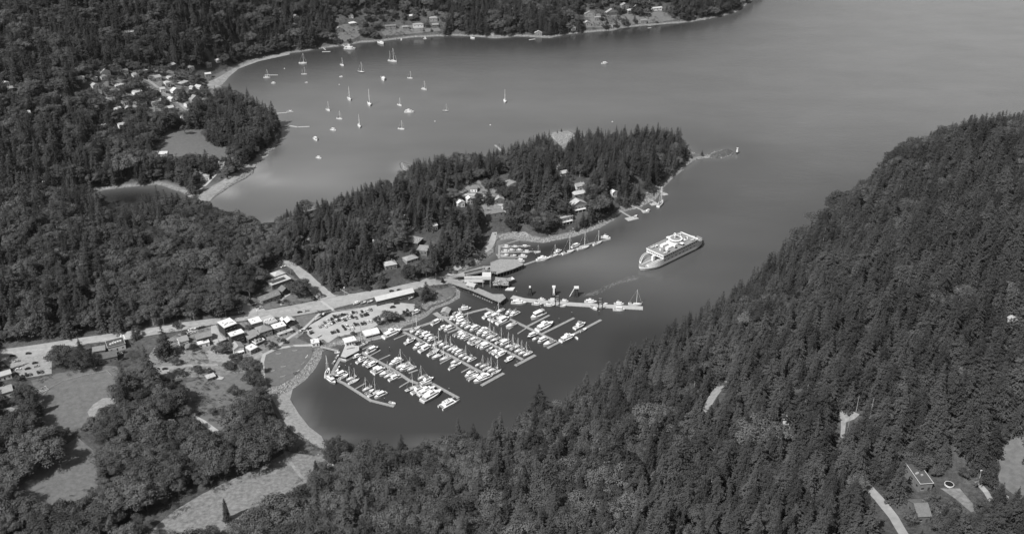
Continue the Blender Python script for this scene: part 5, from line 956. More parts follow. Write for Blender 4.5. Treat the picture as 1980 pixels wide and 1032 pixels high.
for i, (x, y, a) in enumerate([(593,690,70),(574,718,35),(546,728,20),(569,678,5),(537,684,0),(525,717,0),(547,709,10),(586,703,60)]):
    g = Vector(TP(x, y)); mb = MB()
    for k in range(5): u = (k-2)*.9; mb.tube((u, u*u*.1, .25), (u+.95, (u+.95)**2*.1, .25), .35, .3, M['barkl'] if i > 1 else M['wallw'], 7)
    o = mb.build('driftwood_log', None, tuple(g), R(a)); o['label'] = ('white curved log on the park lawn near the rocks', 'white bent log on the lower rock edge of the park', 'pale log at the bottom corner of the park lawn', 'small log at the upper right of the park lawn', 'small log at the upper left of the park lawn', 'short log at the lower left of the park lawn', 'log in the middle of the park lawn', 'log between the two white bent logs')[i]; o['category'] = 'log'; o['group'] = 'logs lying in the waterfront park'
g = Vector(TP(1835, 937)); mb = MB(); n = 24
mb.loft([[(r*math.cos(2*math.pi*i/n), r*math.sin(2*math.pi*i/n), z) for i in range(n)] for r, z in ((2.4, 0), (2.4, .8), (2.15, .8), (2.15, .7))], M['wallw'], cap=False, close=True)
t = thing('round_pool', 'small round pool with a white rim in the lower right yard', 'pool', tuple(g)); mb.build('rim', t); mb = MB(); mb.tube((0, 0, .5), (0, 0, .74), 2.25, 2.25, M['glass'], 20); mb.build('pool_water', t)
for (a, b), lab in (((424,731),'tan tarpaulin on the back garden grass'),):
    g = Vector(TP(a, b)); mb = MB(); mb.add([(-3.5,-1.5,.25),(3,-2.2,.4),(4,1.2,.3),(-1,2.4,.9),(0,0,.8)], [(0,1,4),(1,2,4),(2,3,4),(3,0,4)], M['path']); o = mb.build('tarpaulin', None, tuple(g)); tag(o, lab, 'tarpaulin')
for (x, y, lab) in ((917.5,62,None),(1184,236,'white mooring buoy in the strait above the peninsula'),(948,242,'pale mooring buoy in the middle of the bay'),(656,164,'white mooring buoy left of the upper bay fleet'),(841,235,'small buoy right of the lowest sailboats'),(550,133,'small buoy left of the upper left sailboat')):
    if not lab: continue
    mb = MB(); q = Vector(P(x, y)); mb.tube((0,0,-.4), (0,0,.5), .9, .9, M['wallw'], 8); mb.tube((0,0,.5), (0,0,.9), .9, .3, M['wallw'], 8); o = mb.build('mooring_buoy', None, (q.x, q.y, 0)); tag(o, lab, 'buoy', 'mooring buoys in the bay')

for r_ in [x for l in BT.values() for x in l if not x['label']]+[c[0] for c in CT_ if not c[0]['label']]:
    for c in list(r_.children):
        for g_ in list(c.children): bpy.data.objects.remove(g_)
        bpy.data.objects.remove(c)
    bpy.data.objects.remove(r_)
# ------------------------------------------------------------------ trees
def leafmat(name, c, var, obj):
    m = mat(name, c, .75, var, .9, .25, obj); nt_ = m.node_tree; b = nt_.nodes['Principled BSDF']; return m
M['fir'] = leafmat('fir_needles', .057, .45, .5); M['leaf'] = leafmat('broad_leaves', .077, .4, .5); M['cedar'] = leafmat('cedar_sprays', .05, .4, .25)
def conifer_mesh(seed, rad, nt_=24, droop=.25, top=.85, m='fir', bottom=.1, dens=1.0):
    """height 1: whorls of boughs, each bough carrying pads of small sprays"""
    r_ = random.Random(seed); mb = MB(); vs = []; fs = []
    lean = [r_.uniform(.72, 1.15) for _ in range(7)]
    for i in range(nt_):
        t = (i+r_.uniform(-.35, .35))/nt_; t = min(max(t, 0), .975); z = bottom+(1-bottom)*t
        rr = rad*((1-t)**top)*r_.uniform(.8, 1.1)+.007
        nb = max(3, int((8.5-4.5*t)*dens)); a0 = r_.uniform(0, 6.28)
        for k in range(nb):
            a = a0+2*math.pi*(k+r_.uniform(-.3, .3))/nb; L = rr*r_.uniform(.65, 1.12)*lean[int(a/6.2832*7) % 7]
            if r_.random() < .07: L *= .45
            ca, sa = math.cos(a), math.sin(a); dz = -droop*L*r_.uniform(.3, 1.1); zz = z+r_.uniform(-.012, .012)
            W_ = L*r_.uniform(.2, .32)+.006
            for pd in range(5):
                u = (.28, .5, .68, .84, .98)[pd]*r_.uniform(.93, 1.05); w = W_*(.8, 1.0, .95, .75, .42)[pd]
                cx_, cy_, cz = ca*L*u, sa*L*u, zz+dz*u*u+.008
                for q in range((7, 8, 8, 6, 4)[pd]):
                    ph = r_.uniform(0, 6.28); rr2 = w*math.sqrt(r_.random()); x = cx_+rr2*math.cos(ph); y = cy_+rr2*math.sin(ph); zq = cz-rr2*rr2/(w+1e-6)*.45+r_.uniform(-.006, .006)
                    th = a+r_.uniform(-.9, .9); e = W_*r_.uniform(.28, .5)+.003; c2, s2 = math.cos(th), math.sin(th); sl = r_.uniform(-.75, .1); tw = r_.uniform(-.5, .5); o = len(vs)
                    vs += [(x-c2*e*.5, y-s2*e*.5, zq), (x-s2*e*.38, y+c2*e*.38, zq+tw*e*.4), (x+c2*e, y+s2*e, zq+sl*e), (x+s2*e*.38, y-c2*e*.38, zq-tw*e*.4)]; fs.append((o, o+1, o+2, o+3))
    mb.add(vs, fs, M[m])
    mb.tube((0, 0, .95), (0, 0, 1.0), .007, .001, M[m], 3)
    return mb
def broad_mesh(seed, rad, ncl=34, nl=150, m='leaf', low=.22):
    r_ = random.Random(seed); vs = []; fs = []; mb = MB(); cl = []
    for k in range(ncl):
        u = r_.random(); el = math.asin(min(1, u*1.25-.25 if u > .2 else u-.25)); a = r_.uniform(0, 6.28); q = r_.uniform(.62, .98)*(1+.18*math.sin(3*a+seed))
        cl.append((rad*q*math.cos(el)*math.cos(a), rad*q*math.cos(el)*math.sin(a), .57+(.98-.6)*q*math.sin(el) if el > 0 else .57+(.57-low)*math.sin(el), rad*r_.uniform(.24, .42)))
    for x, y, z, s in cl:
        for j in range(nl):
            th = r_.uniform(0, 6.28); ph = math.acos(r_.uniform(-.35, 1)); rr = s*r_.uniform(.6, 1.12)
            nx, ny, nz_ = math.sin(ph)*math.cos(th), math.sin(ph)*math.sin(th), math.cos(ph); c = Vector((x+nx*rr, y+ny*rr, z+nz_*rr*.72))
            nn = Vector((nx+r_.uniform(-.6, .6), ny+r_.uniform(-.6, .6), nz_+r_.uniform(-.3, .8))).normalized(); t1 = nn.orthogonal().normalized(); t2 = nn.cross(t1); q = rad*r_.uniform(.03, .062); w2 = r_.uniform(0, 3.1)
            e1 = (t1*math.cos(w2)+t2*math.sin(w2))*q; e2 = (t2*math.cos(w2)-t1*math.sin(w2))*q*.7; o = len(vs)
            vs += [c-e1, c-e2, c+e1, c+e2]; fs.append((o, o+1, o+2, o+3))
    mb.add(vs, fs, M[m]); return mb
def trunk(mb, kind, rad, mt):
    mb.tube((0, 0, -.04), (0, 0, .5), .018 if kind == 'f' else .024, .012, M[mt], 6); mb.tube((0, 0, .5), (0, 0, .93 if kind == 'f' else .75), .012, .003, M[mt], 5)
    if kind == 'b':
        for k in range(5):
            a = k*1.3; mb.tube((0, 0, .25+k*.05), (rad*.6*math.cos(a), rad*.6*math.sin(a), .6+.04*k), .012, .004, M[mt], 4)
TV = {'f': [conifer_mesh(1,.28,24,.45,.95), conifer_mesh(2,.24,26,.5,.92), conifer_mesh(3,.32,22,.4,.88), conifer_mesh(4,.21,26,.55,1.0), conifer_mesh(5,.3,20,.45,.8,'fir',.25), conifer_mesh(6,.26,24,.3,1.05), conifer_mesh(7,.34,22,.45,.78), conifer_mesh(8,.28,22,.5,.85,'fir',.3)],
      'c': [conifer_mesh(11,.2,34,.6,.5,'cedar',.03,1.5), conifer_mesh(12,.17,36,.55,.55,'cedar',.03,1.5)],
      'b': [broad_mesh(21,.42), broad_mesh(22,.36,40), broad_mesh(23,.5,44,150), broad_mesh(24,.4,30,150,'leaf',.15), broad_mesh(25,.33,36)]}
TK = {'f': ('conifer_tree', 'tree'), 'c': ('cedar_tree', 'tree'), 'b': ('broadleaf_tree', 'tree')}
TM_ = {}; SRC = {}
for k, l in TV.items():
    for i, mb in enumerate(l):
        cm = mb.mesh(TK[k][0]+'_crown'); tb = MB(); trunk(tb, 'b' if k == 'b' else 'f', .4, 'barkl' if i == 4 else 'bark'); tm = tb.mesh(TK[k][0]+'_trunk'); TM_[k, i] = (cm, tm)
        full = MB(); full.v = list(mb.v); full.f = list(mb.f); full.mi = list(mb.mi); full.ms = list(mb.ms); trunk(full, 'b' if k == 'b' else 'f', .4, 'barkl' if i == 4 else 'bark')
        SRC.setdefault(k, []).append(bpy.data.objects.new('%s_source_%d' % (TK[k][0], i), full.mesh('tree_source')))
def tree(k, i, x, y, z, h, wf, rz, label, group):
    t = thing(TK[k][0], label, 'tree', (x, y, z-.3), rz, group); t.scale = (h*wf, h*wf, h)
    for nm, me in zip(('crown', 'trunk'), TM_[k, i]):
        o = bpy.data.objects.new(nm, me); COL.objects.link(o); o.parent = t
    return t
# hand-read trees: tip pixel x, y, height (m), kind, variant, width factor, label
HT = []
PEN = [(547,412,16,'f'),(574.5,389,27,'c'),(624,402,26,'f'),(633,387,33,'f'),(659,381,28,'f'),(673,370,30,'f'),(688,368,29,'f'),(708,354,30,'f'),(718,352,33,'f'),(742,362,26,'f'),(765,341,30,'c'),(795,317,24,'f'),(811,311,30,'f'),(831,308,28,'f'),(856,296,34,'f'),(869,315,26,'f'),(884,309,28,'f'),(901,308,30,'f'),(928,296,27,'c'),(947,303,24,'f'),(962,298,24,'f'),(992,281,31,'f'),(1009,277,30,'f'),(1029,278,24,'f'),(1048,257,30,'f'),(1066,263,26,'f'),(1103,266,26,'f'),(1126,251,29,'f'),(1141,249,28,'f'),(1163,247,31,'f'),(1189,253,28,'f'),(1207,254,28,'f'),(1220,257,26,'f'),(1242,245,31,'f'),(1252,239,33,'f'),(1273,236,36,'f'),(1285,246,31,'f'),(1300,251,30,'f'),(1313,253,29,'f'),(1316,275,24,'f'),(920,380,34,'f'),(945,352,26,'f'),(960,322,26,'f'),(918,400,32,'f'),(1010,345,34,'f'),(1040,330,36,'f'),(1060,370,34,'f'),(1075,350,34,'f')]
for i, (x, y, h, k) in enumerate(PEN): HT.append((x, y, h, k, i % (8 if k == 'f' else 2), 1.2, ORDF[i % 20]+('peninsula skyline fir from the west' if i < 20 else 'fir from the western end of the eastern peninsula skyline' if i < 40 else 'large fir by the peninsula clearing') if k == 'f' else ('rounded dark cedar at the western end of the peninsula', 'round-topped cedar standing above the middle of the western peninsula', 'broad cone-shaped cedar alone at the peninsula shore')[(574.5, 765, 928).index(x)]))
HT += [(395,652,6,'b',1,1.3,'small tree behind the long grey gabled building'),(372,664,7,'b',0,1.2,'small tree between the grey house and the white annexe'),(333,688,9,'b',3,1.3,'bushy tree left of the village cottages'),(548,653,6,'b',4,1.2,'bush below the white-walled patio'),(590,556,7,'b',1,1.2,'bush beside the side road below the dark round tree'),(905,500,7,'b',2,1.5,'bush on the slope above the harbour road, lower one'),(925,486,7,'b',0,1.5,'bush on the slope above the harbour road, upper one'),(868,514,8,'b',3,1.4,'leafy bush at the start of the harbour road'),(708,549,7,'b',4,1.6,'low wide tree by the road behind the long shed, left one'),(735,545,7,'b',1,1.6,'low wide tree by the road behind the long shed, right one'),(440,700,7,'b',2,1.3,'tree beside the gravel lane bend'),(402,712,6,'b',3,1.4,'bush below the yard drive'),(470,700,8,'b',4,1.3,'tree above the lower back gardens'),(340,622,7,'b',0,1.2,'round tree on the verge left of the leftmost lamp'),(262,634,8,'b',3,1.2,'round tree on the forest verge far left')]
HT += [(1812,900,7,'b',1,1.3,'round bush right of the dark flat roof in the yard'),(1806,962,8,'b',0,1.4,'bushy tree between the two lower right roofs'),(1842,972,8,'b',2,1.3,'dark bush at the left end of the yard lawn'),(1874,905,7,'b',3,1.4,'bush beside the round pool and lamp'),(1900,965,9,'b',1,1.2,'leafy tree between yard lawn and track'),(1765,985,9,'b',4,1.2,'leafy tree left of the grey striped roof'),(1935,985,14,'f',2,1.3,'fir at the lower end of the white rail fence'),(1828,1000,9,'b',2,1.4,'broad bush at the bottom right corner yard'),(1880,1000,10,'b',0,1.3,'broad leafy tree at the bottom edge below the yard lawn'),(1570,808,10,'b',1,1.1,'leafy tree beside the little hillside cabin')]
HT += [(845,478,24,'f',2,1.2,'fir right of the two flat-roofed peninsula houses'),(862,450,31,'f',0,1.2,'tall fir above the quay road'),(880,435,32,'f',6,1.2,'tallest fir above the quay road'),(893,468,22,'f',4,1.2,'small fir at the top of the quay road'),(722,472,28,'f',2,1.2,'fir left of the pale hipped peninsula roof'),(700,455,30,'f',0,1.2,'fir behind the corner of the side road'),(668,446,31,'f',6,1.2,'large fir above the side road'),(640,470,27,'f',1,1.2,'fir halfway along the side road'),(738,522,14,'f',2,1.3,'short fir beside the pale hipped roof'),(690,498,23,'f',4,1.2,'lower fir above the road junction'),(612,492,18,'f',0,1.2,'small fir at the bend of the side road'),(820,505,14,'b',1,1.2,'leafy tree below the dull round-ended roof'),(790,515,12,'b',2,1.3,'bushy tree beside the quay road wood'),(665,515,15,'b',0,1.2,'round tree above the road junction railing'),(461,404,36,'f',2,1.3,'big lone fir at the neck between the forest and the bay'),(395,287,28,'f',6,1.15,'dark fir beside the winged estuary house'),(391,390,30,'f',0,1.1,'fir at the tip of the forest below the estuary beach'),(355,241,13,'b',3,1.0,'small round tree alone in the bay field'),(424,229,27,'b',2,1.25,'huge round dense tree at the edge of the bay field'),(441,284,9,'b',1,1.0,'small tree on the lawn edge right of the bay field'),
 (414,164,30,'f',1,1,'first shore fir left of the wharves'),(439,179,28,'f',4,1,'second shore fir left of the wharves'),(476,167,32,'f',0,1.1,'tallest shore fir above the short wharf'),(500,193,30,'f',2,1,'shore fir beside the tallest one'),(520,203,28,'f',6,1.1,'shore fir right above the bent wharf'),(533,212,26,'f',5,1.1,'outermost shore fir at the bent wharf'),(455,190,27,'f',3,1,'narrow shore fir behind the others'),(462,215,24,'f',1,1,'lower shore fir left of the bent wharf'),(505,222,26,'f',7,1.1,'wide shore fir under the tallest one'),
 (62,760,20,'c',0,1.35,'cone-shaped cedar standing alone at the left of the ball field'),(310,628,31,'f',2,1.25,'large fir between the main road and the back gardens'),(255,628,15,'f',1,1.1,'small fir beside the main road'),(275,665,40,'f',0,1.1,'tallest dark fir south of the main road'),(232,705,34,'f',4,1.1,'tall fir at the corner of the ball field'),(290,700,30,'f',6,1.15,'fir in the middle of the back gardens'),(322,735,24,'f',2,1.3,'lower fir right of the tall dark firs'),(345,750,20,'f',6,1.2,'lowest fir of the back garden clump'),(150,652,17,'f',0,1.2,'fir rising behind the great round trees'),
 (115,672,18,'b',2,1.3,'left great round tree between the road and the ball field'),(150,680,18,'b',0,1.3,'right great round tree between the road and the ball field'),(178,682,13,'b',4,1.2,'smaller round tree beside the great round trees'),
 (823,543,20,'f',6,1.4,'lone fir on the quay above the bank'),(577,543,16,'b',2,1.35,'very dark round tree beside the gabled entrance hall'),(614,559,10,'b',4,1.0,'small tree at the road junction corner'),(537,571,9,'b',3,1.1,'grey bushy tree in front of the long grey hall'),(605,571,6,'b',1,1.1,'low bush at the junction corner'),
 (729,611,9,'b',1,1.1,'left round tree at the lower edge of the car park'),(748,601,11,'b',2,1.1,'middle round tree at the lower edge of the car park'),(762,603,10,'b',0,1.1,'right round tree at the lower edge of the car park'),(785,597,8,'b',3,1.0,'round tree left of the hauled-out boat'),(811,589,7,'b',4,.9,'little tree right of the hauled-out boat'),(856,534,7,'f',5,1.5,'little bushy fir at the head of the passenger wharf'),
 (481,626,10,'b',4,1.1,'village tree between the dark building and the white shop'),(430,663,10,'b',2,1.3,'dark spreading tree below the pale shed'),(415,668,8,'b',1,1.2,'bush left of the dark spreading tree'),(520,658,9,'b',3,1.2,'tree beside the round terrace'),(500,645,7,'b',1,1.0,'bush in front of the dark hipped roof'),(574,625,6,'b',4,1.1,'bush at the corner of the narrow house'),(455,685,9,'b',2,1.3,'garden tree by the gravel lane'),(478,690,11,'b',0,1.3,'garden tree at the end of the waterfront path'),(492,700,12,'b',3,1.2,'tree beside the path above the park lawn'),(485,720,12,'b',2,1.3,'tree left of the park lawn'),(450,745,10,'b',1,1.2,'round tree in the lower back gardens'),(355,640,6,'b',4,1.1,'round bush by the main road cars'),(410,789,6,'b',2,1.1,'bush beside the dark parked car in the gardens'),(466,752,8,'b',4,1.1,'small round tree at the garden edge'),(380,706,8,'b',1,1.3,'bush beside the yard drive'),(345,712,8,'b',3,1.3,'bushy tree at the yard drive corner'),(682,640,5,'b',1,1.2,'bush on the bank behind the office'),
 (1042,741,26,'f',2,1.3,'fir rising at the water edge of the near hillside'),(885,804,22,'f',3,1.0,'slim fir at the near shore'),(968,795,20,'f',5,1.1,'fir at the near shore right of the slim one'),(775,838,18,'f',2,1.0,'small fir at the near shore opposite the curved dock'),(645,845,24,'b',1,.8,'tall leafy tree at the creek mouth'),(609,888,24,'c',1,1.0,'narrow cedar at the edge of the dry meadow'),(432,962,20,'c',1,1.0,'dark narrow cedar below the meadow'),
 (1780,868,12,'b',2,1.6,'very wide smooth dark tree above the lower right yard'),(1910,790,30,'f',2,1.2,'large fir left of the upper lawn'),(1850,828,9,'b',3,1,'bush behind the round pool')]
VIS = [[(1990,-40),(1462,-5),(1400,36),(1250,56),(1060,80),(900,79),(760,88),(620,106),(540,116),(470,139),(447,160),(450,175),(490,172),(525,192),(548,215),(556,250),(553,280),(520,305),(503,330),(470,360),(425,385),(412,395),(440,412),(455,395),(470,395),(492,430),(530,425),(560,392),(590,383),(640,380),(680,360),(710,345),(770,335),(800,306),(856,288),(928,288),(992,272),(1050,250),(1120,243),(1240,235),(1275,228),(1320,245),(1330,285),(1420,290),(1420,302),(1350,312),(1305,348),(1285,380),(1235,405),(1190,428),(1120,455),(1050,473),(975,470),(970,500),(1000,560),(885,600),(780,640),(660,690),(615,700),(575,740),(560,765),(600,815),(634,850),(660,845),(720,840),(760,846),(850,852),(890,815),(930,812),(1000,790),(1030,755),(1045,742),(1100,722),(1150,697),(1210,650),(1260,622),(1330,585),(1380,555),(1440,485),(1500,455),(1560,430),(1610,385),(1660,355),(1700,325),(1740,280),(1800,248),(1880,220),(1990,205)],
 [(0,672),(110,660),(116,690),(90,700),(88,722),(45,735),(30,715),(0,700)],[(165,654),(245,643),(245,650),(170,660)],[(325,629),(400,620),(560,592),(610,578),(700,565),(750,558),(812,545),(812,553),(640,600),(600,606),(450,625),(350,637),(330,640)],
 [(531,493),(546,512),(575,535),(604,565),(640,572),(605,540),(570,512),(540,493)],[(812,548),(870,520),(915,495),(950,452),(960,455),(960,490),(900,545),(880,560),(880,578),(820,610),(700,655),(660,680),(625,690),(615,700),(600,720),(510,745),(505,690),(525,672),(480,650),(425,640),(425,624),(560,606),(640,600),(720,570)],
 [(420,650),(480,640),(500,680),(440,690)],[(345,645),(420,638),(420,672),(345,672)],[(505,690),(512,690),(516,760),(540,745),(600,720),(560,765),(600,820),(630,850),(628,875),(590,845),(545,815),(520,770)],
 [(555,872),(625,880),(620,895),(585,915),(560,905)],[(300,985),(345,960),(440,925),(545,888),(600,925),(540,960),(450,1000),(420,1015),(330,1032),(290,1032)],
 [(90,735),(200,710),(222,712),(212,760),(170,785),(165,800),(180,815),(120,825),(80,825),(95,790),(78,775)],[(170,798),(180,779),(210,767),(198,790),(185,810)],[(30,930),(100,905),(150,880),(168,890),(182,930),(160,960),(60,975),(35,965)],[(350,745),(420,712),(470,725),(480,755),(435,770),(425,790),(428,838),(375,812),(395,795),(370,775)],[(150,838),(185,825),(178,870),(188,930),(120,900)],[(375,805),(395,808),(425,838),(410,832)],[(410,700),(425,700),(425,712),(300,722),(300,715),(345,707)],
 [(318,262),(330,247),(392,245),(396,270),(430,282),(450,290),(430,300),(400,295),(330,298),(312,290)],[(425,325),(440,322),(400,360),(388,358)],[(365,380),(388,368),(420,360),(470,325),(505,300),(500,330),(405,390)],
 [(290,150),(310,168),(365,212),(355,215),(300,172),(268,150)],[(395,160),(430,142),(530,108),(560,100),(560,108),(440,148),(425,168),(405,172)],
 [(893,355),(925,350),(930,368),(893,378)],[(935,378),(965,392),(974,410),(945,425),(942,400)],[(976,352),(1000,342),(996,352),(980,362)],[(775,458),(800,440),(812,440),(790,460)],[(545,505),(610,548),(660,560),(640,568)],
 [(1068,257),(1110,254),(1104,262),(1090,282),(1080,275)],[(955,445),(1020,448),(1040,462),(960,470)],[(1050,465),(1180,425),(1190,430),(1060,475)],[(1220,400),(1265,370),(1305,340),(1320,330),(1300,350),(1235,405)],[(1092,415),(1112,405),(1112,430),(1090,432)],
 [(1360,795),(1370,770),(1385,748),(1406,735),(1400,748),(1372,785)],[(1624,795),(1640,795),(1660,803),(1640,815),(1632,840),(1626,845)],[(1675,938),(1700,968),(1738,1032),(1765,1032),(1725,978),(1688,938)],[(1825,948),(1860,950),(1885,978),(1875,985),(1855,965)],[(1895,930),(1925,970),(1922,980),(1900,945)],[(1955,855),(1985,855),(1985,940),(1945,930),(1940,900)],[(1765,922),(1785,918),(1800,935),(1800,950),(1770,950)],[(1780,990),(1798,1005),(1798,1014),(1775,1012)],[(1508,808),(1530,805),(1537,825),(1512,832)],
 [(175,655),(240,646),(243,682),(180,705),(160,700)],[(215,372),(255,366),(260,392),(190,395)],[(650,70),(655,45),(690,30),(695,75)],[(742,68),(745,42),(765,45),(765,66)],[(778,65),(780,38),(820,42),(815,62)],[(830,30),(848,30),(848,55),(835,55)],[(1132,15),(1160,20),(1158,50),(1130,52)],[(1175,16),(1192,18),(1190,35),(1172,34)],[(1262,10),(1280,12),(1300,38),(1265,38)],[(290,140),(315,142),(312,155),(290,155)],[(820,556),(812,590),(800,610),(880,575),(880,560)],[(0,745),(28,745),(28,765),(0,770)]]
VIS += [[(508,748),(535,800),(556,845),(600,870),(628,862),(600,820),(562,770),(560,748)]]
VIS += VISB
# clearings whose ground has no wood at all (other trees there are placed by hand)
NOW = [[(470,590),(500,560),(505,530),(530,510),(560,520),(600,560),(600,600),(500,610)],[(1350,805),(1350,790),(1370,755),(1385,735),(1412,725),(1412,738),(1390,760),(1370,800)],[(1668,935),(1685,930),(1740,985),(1775,1040),(1790,1100),(1740,1100),(1700,1010)],[(400,165),(385,150),(440,125),(570,95),(560,108),(450,148),(440,165),(425,178)],[(1060,285),(1062,262),(1100,253),(1115,262),(1105,285),(1085,298)],[(-40,665),(110,655),(245,640),(400,618),(560,590),(520,575),(520,535),(531,493),(540,490),(640,560),(745,556),(845,532),(900,500),(960,450),(1010,560),(885,600),(640,700),(560,760),(628,860),(628,880),(560,870),(530,815),(505,745),(440,780),(425,835),(370,830),(340,740),(260,740),(120,735),(0,730)],
 [(60,735),(225,706),(240,800),(60,835)],[(1790,915),(1900,925),(1930,980),(1880,1000),(1790,950)]]
def tprop(x, y):
    z = float(terr(x, y)); return projn(x, y, z)
def scatter(name, pts, srcs, label, cat, seed=1):
    n = len(pts[0]); me = bpy.data.meshes.new(name); me.vertices.add(n); me.vertices.foreach_set('co', np.stack(pts[:3], -1).astype(np.float32).ravel()); r = np.random.default_rng(seed)
    for nm, ty, arr in (('idx', 'INT', r.integers(0, len(srcs), n).astype(np.int32)), ('rot', 'FLOAT', r.uniform(0, 6.28, n).astype(np.float32)), ('wid', 'FLOAT', pts[3].astype(np.float32)), ('hei', 'FLOAT', pts[4].astype(np.float32))):
        a = me.attributes.new(nm, ty, 'POINT'); a.data.foreach_set('value', arr)
    o = bpy.data.objects.new(name, me); COL.objects.link(o); tag(o, label, cat, kind='stuff'); gn(o, name, srcs)
def gn(o, nm, srcs):
    cc = bpy.data.collections.new(nm+'_sources')
    for s in srcs: cc.objects.link(s)
    ng = bpy.data.node_groups.new('scatter', 'GeometryNodeTree'); ng.interface.new_socket('Geometry', in_out='INPUT', socket_type='NodeSocketGeometry'); ng.interface.new_socket('Geometry', in_out='OUTPUT', socket_type='NodeSocketGeometry')
    N = ng.nodes; gi, go = N.new('NodeGroupInput'), N.new('NodeGroupOutput'); ip = N.new('GeometryNodeInstanceOnPoints'); ci = N.new('GeometryNodeCollectionInfo'); ci.inputs['Collection'].default_value = cc; ci.inputs['Separate Children'].default_value = True; ci.inputs['Reset Children'].default_value = True
    def na(nm, ty):
        q = N.new('GeometryNodeInputNamedAttribute'); q.data_type = ty; q.inputs['Name'].default_value = nm; return [s for s in q.outputs if s.enabled and s.name == 'Attribute'][0]
    cr, cs = N.new('ShaderNodeCombineXYZ'), N.new('ShaderNodeCombineXYZ'); Lk = ng.links.new
    Lk(na('rot', 'FLOAT'), cr.inputs[2]); wv = na('wid', 'FLOAT'); Lk(wv, cs.inputs[0]); Lk(wv, cs.inputs[1]); Lk(na('hei', 'FLOAT'), cs.inputs[2])
    ip.inputs['Pick Instance'].default_value = True; Lk(gi.outputs[0], ip.inputs['Points']); Lk(ci.outputs[0], ip.inputs['Instance']); Lk(na('idx', 'INT'), ip.inputs['Instance Index']); Lk(cr.outputs[0], ip.inputs['Rotation']); Lk(cs.outputs[0], ip.inputs['Scale']); Lk(ip.outputs[0], go.inputs[0])
    md = o.modifiers.new('scatter', 'NODES'); md.node_group = ng
def blocked(x, y, z, h, rad):
    b = np.zeros(np.shape(x), bool); pts = []
    for fz, fr in ((1.0, 0), (.85, 0), (.7, .3), (.7, -.3), (.55, 0), (.4, .3), (.4, -.3), (.2, 0), (.55, .75), (.55, -.75), (.25, .9), (.25, -.9)): pts.append(proj(x+rad*fr, y, z+h*fz))
    for pl in VIS:
        xs = [p[0] for p in pl]; ys = [p[1] for p in pl]; m_ = (pts[2][0] > min(xs)-60) & (pts[2][0] < max(xs)+60) & (pts[2][1] > min(ys)-120) & (pts[2][1] < max(ys)+120)
        if not m_.any(): continue
        for p in pts: b[m_] |= inpoly(p[0][m_], p[1][m_], pl)
    return b
sp = 8.9; ax = np.arange(X0+5, X1-5, sp); ay = np.arange(Y0+5, Y1-10, sp); AX, AY = np.meshgrid(ax, ay); AX = (AX+rng.uniform(-2.9, 2.9, AX.shape)).ravel(); AY = (AY+rng.uniform(-2.9, 2.9, AY.shape)).ravel()
AZ = terr(AX, AY); bx, by, bs_ = projn(AX, AY, AZ)
keep = (sdat(AX, AY) > 5) & (AZ > 1.2) & (bx > -90) & (bx < 2230) & (by > -70) & (by < 1230)
for pl in NOW: keep &= ~inpoly(bx, by, pl)
AX, AY, AZ, bx, by, bs_ = [a[keep] for a in (AX, AY, AZ, bx, by, bs_)]
n = len(AX)
# share of leafy trees by district
pb = np.full(n, .3); 
def reg(poly, v):
    pb[inpoly(bx, by, poly)] = v
reg([(-100,700),(640,700),(640,860),(640,1300),(-100,1300)], .93); reg([(600,840),(900,840),(1100,1300),(600,1300)], .7); reg([(900,800),(1250,660),(1500,1300),(1100,1300)], .2); reg([(1250,660),(1450,560),(2300,-50),(2300,1300),(1500,1300)], .045)
reg([(-100,380),(560,380),(560,660),(-100,700)], .45); reg([(330,430),(560,430),(560,620),(200,640),(250,560)], .93); reg([(-100,400),(120,400),(200,500),(-100,560)], .6); reg([(530,300),(1340,230),(1340,480),(900,520),(740,560),(560,560)], .1)
reg([(0,0),(130,0),(120,110),(0,130)], .6); reg([(560,0),(1500,0),(1500,70),(560,100)], .25)
pat = vnoise(AX, AY, 45, 9); pb = np.clip(pb+pat*.5*(pb > .05)*(pb < .9), 0, 1)
isb = rng.random(n) < pb
hh = np.where(isb, rng.uniform(11, 24, n), 18+rng.beta(2, 2.6, n)*23); right = inpoly(bx, by, [(1100,1300),(900,850),(1450,500),(2100,150),(2100,1300)])
hh = np.where(right & ~isb, 18+rng.beta(1.6, 2.0, n)*19, hh)
wf = np.where(isb, rng.uniform(.95, 1.45, n), rng.uniform(.85, 1.25, n))
pen = inpoly(bx, by, [(530,300),(1345,230),(1345,480),(900,520),(740,560),(560,560)]); hh = np.where(pen, hh*.86, hh)
# scrub and small trees where houses stand between the trees
thin = inpoly(bx, by, [(170,130),(400,130),(412,200),(380,232),(200,235),(150,215),(150,170)]) | inpoly(bx, by, [(640,20),(860,20),(860,70),(640,85)]) | inpoly(bx, by, [(1120,5),(1300,5),(1310,40),(1120,60)]) | inpoly(bx, by, [(885,345),(1000,345),(985,425),(885,420)])
hh = np.where(thin, hh*.5, hh); isb = isb | (thin & (rng.random(n) < .6)); wf = np.where(thin, 1.25, wf)
bl = blocked(AX, AY, AZ, hh, np.where(isb, .4, .25)*hh*wf)
h2 = hh*.62; b2 = blocked(AX, AY, AZ, h2, np.where(isb, .4, .25)*h2*wf); h3 = hh*.3; b3 = blocked(AX, AY, AZ, h3, np.where(isb, .4, .25)*h3*wf)
hh = np.where(bl, np.where(b2, h3, h2), hh); drop = bl & b2 & b3
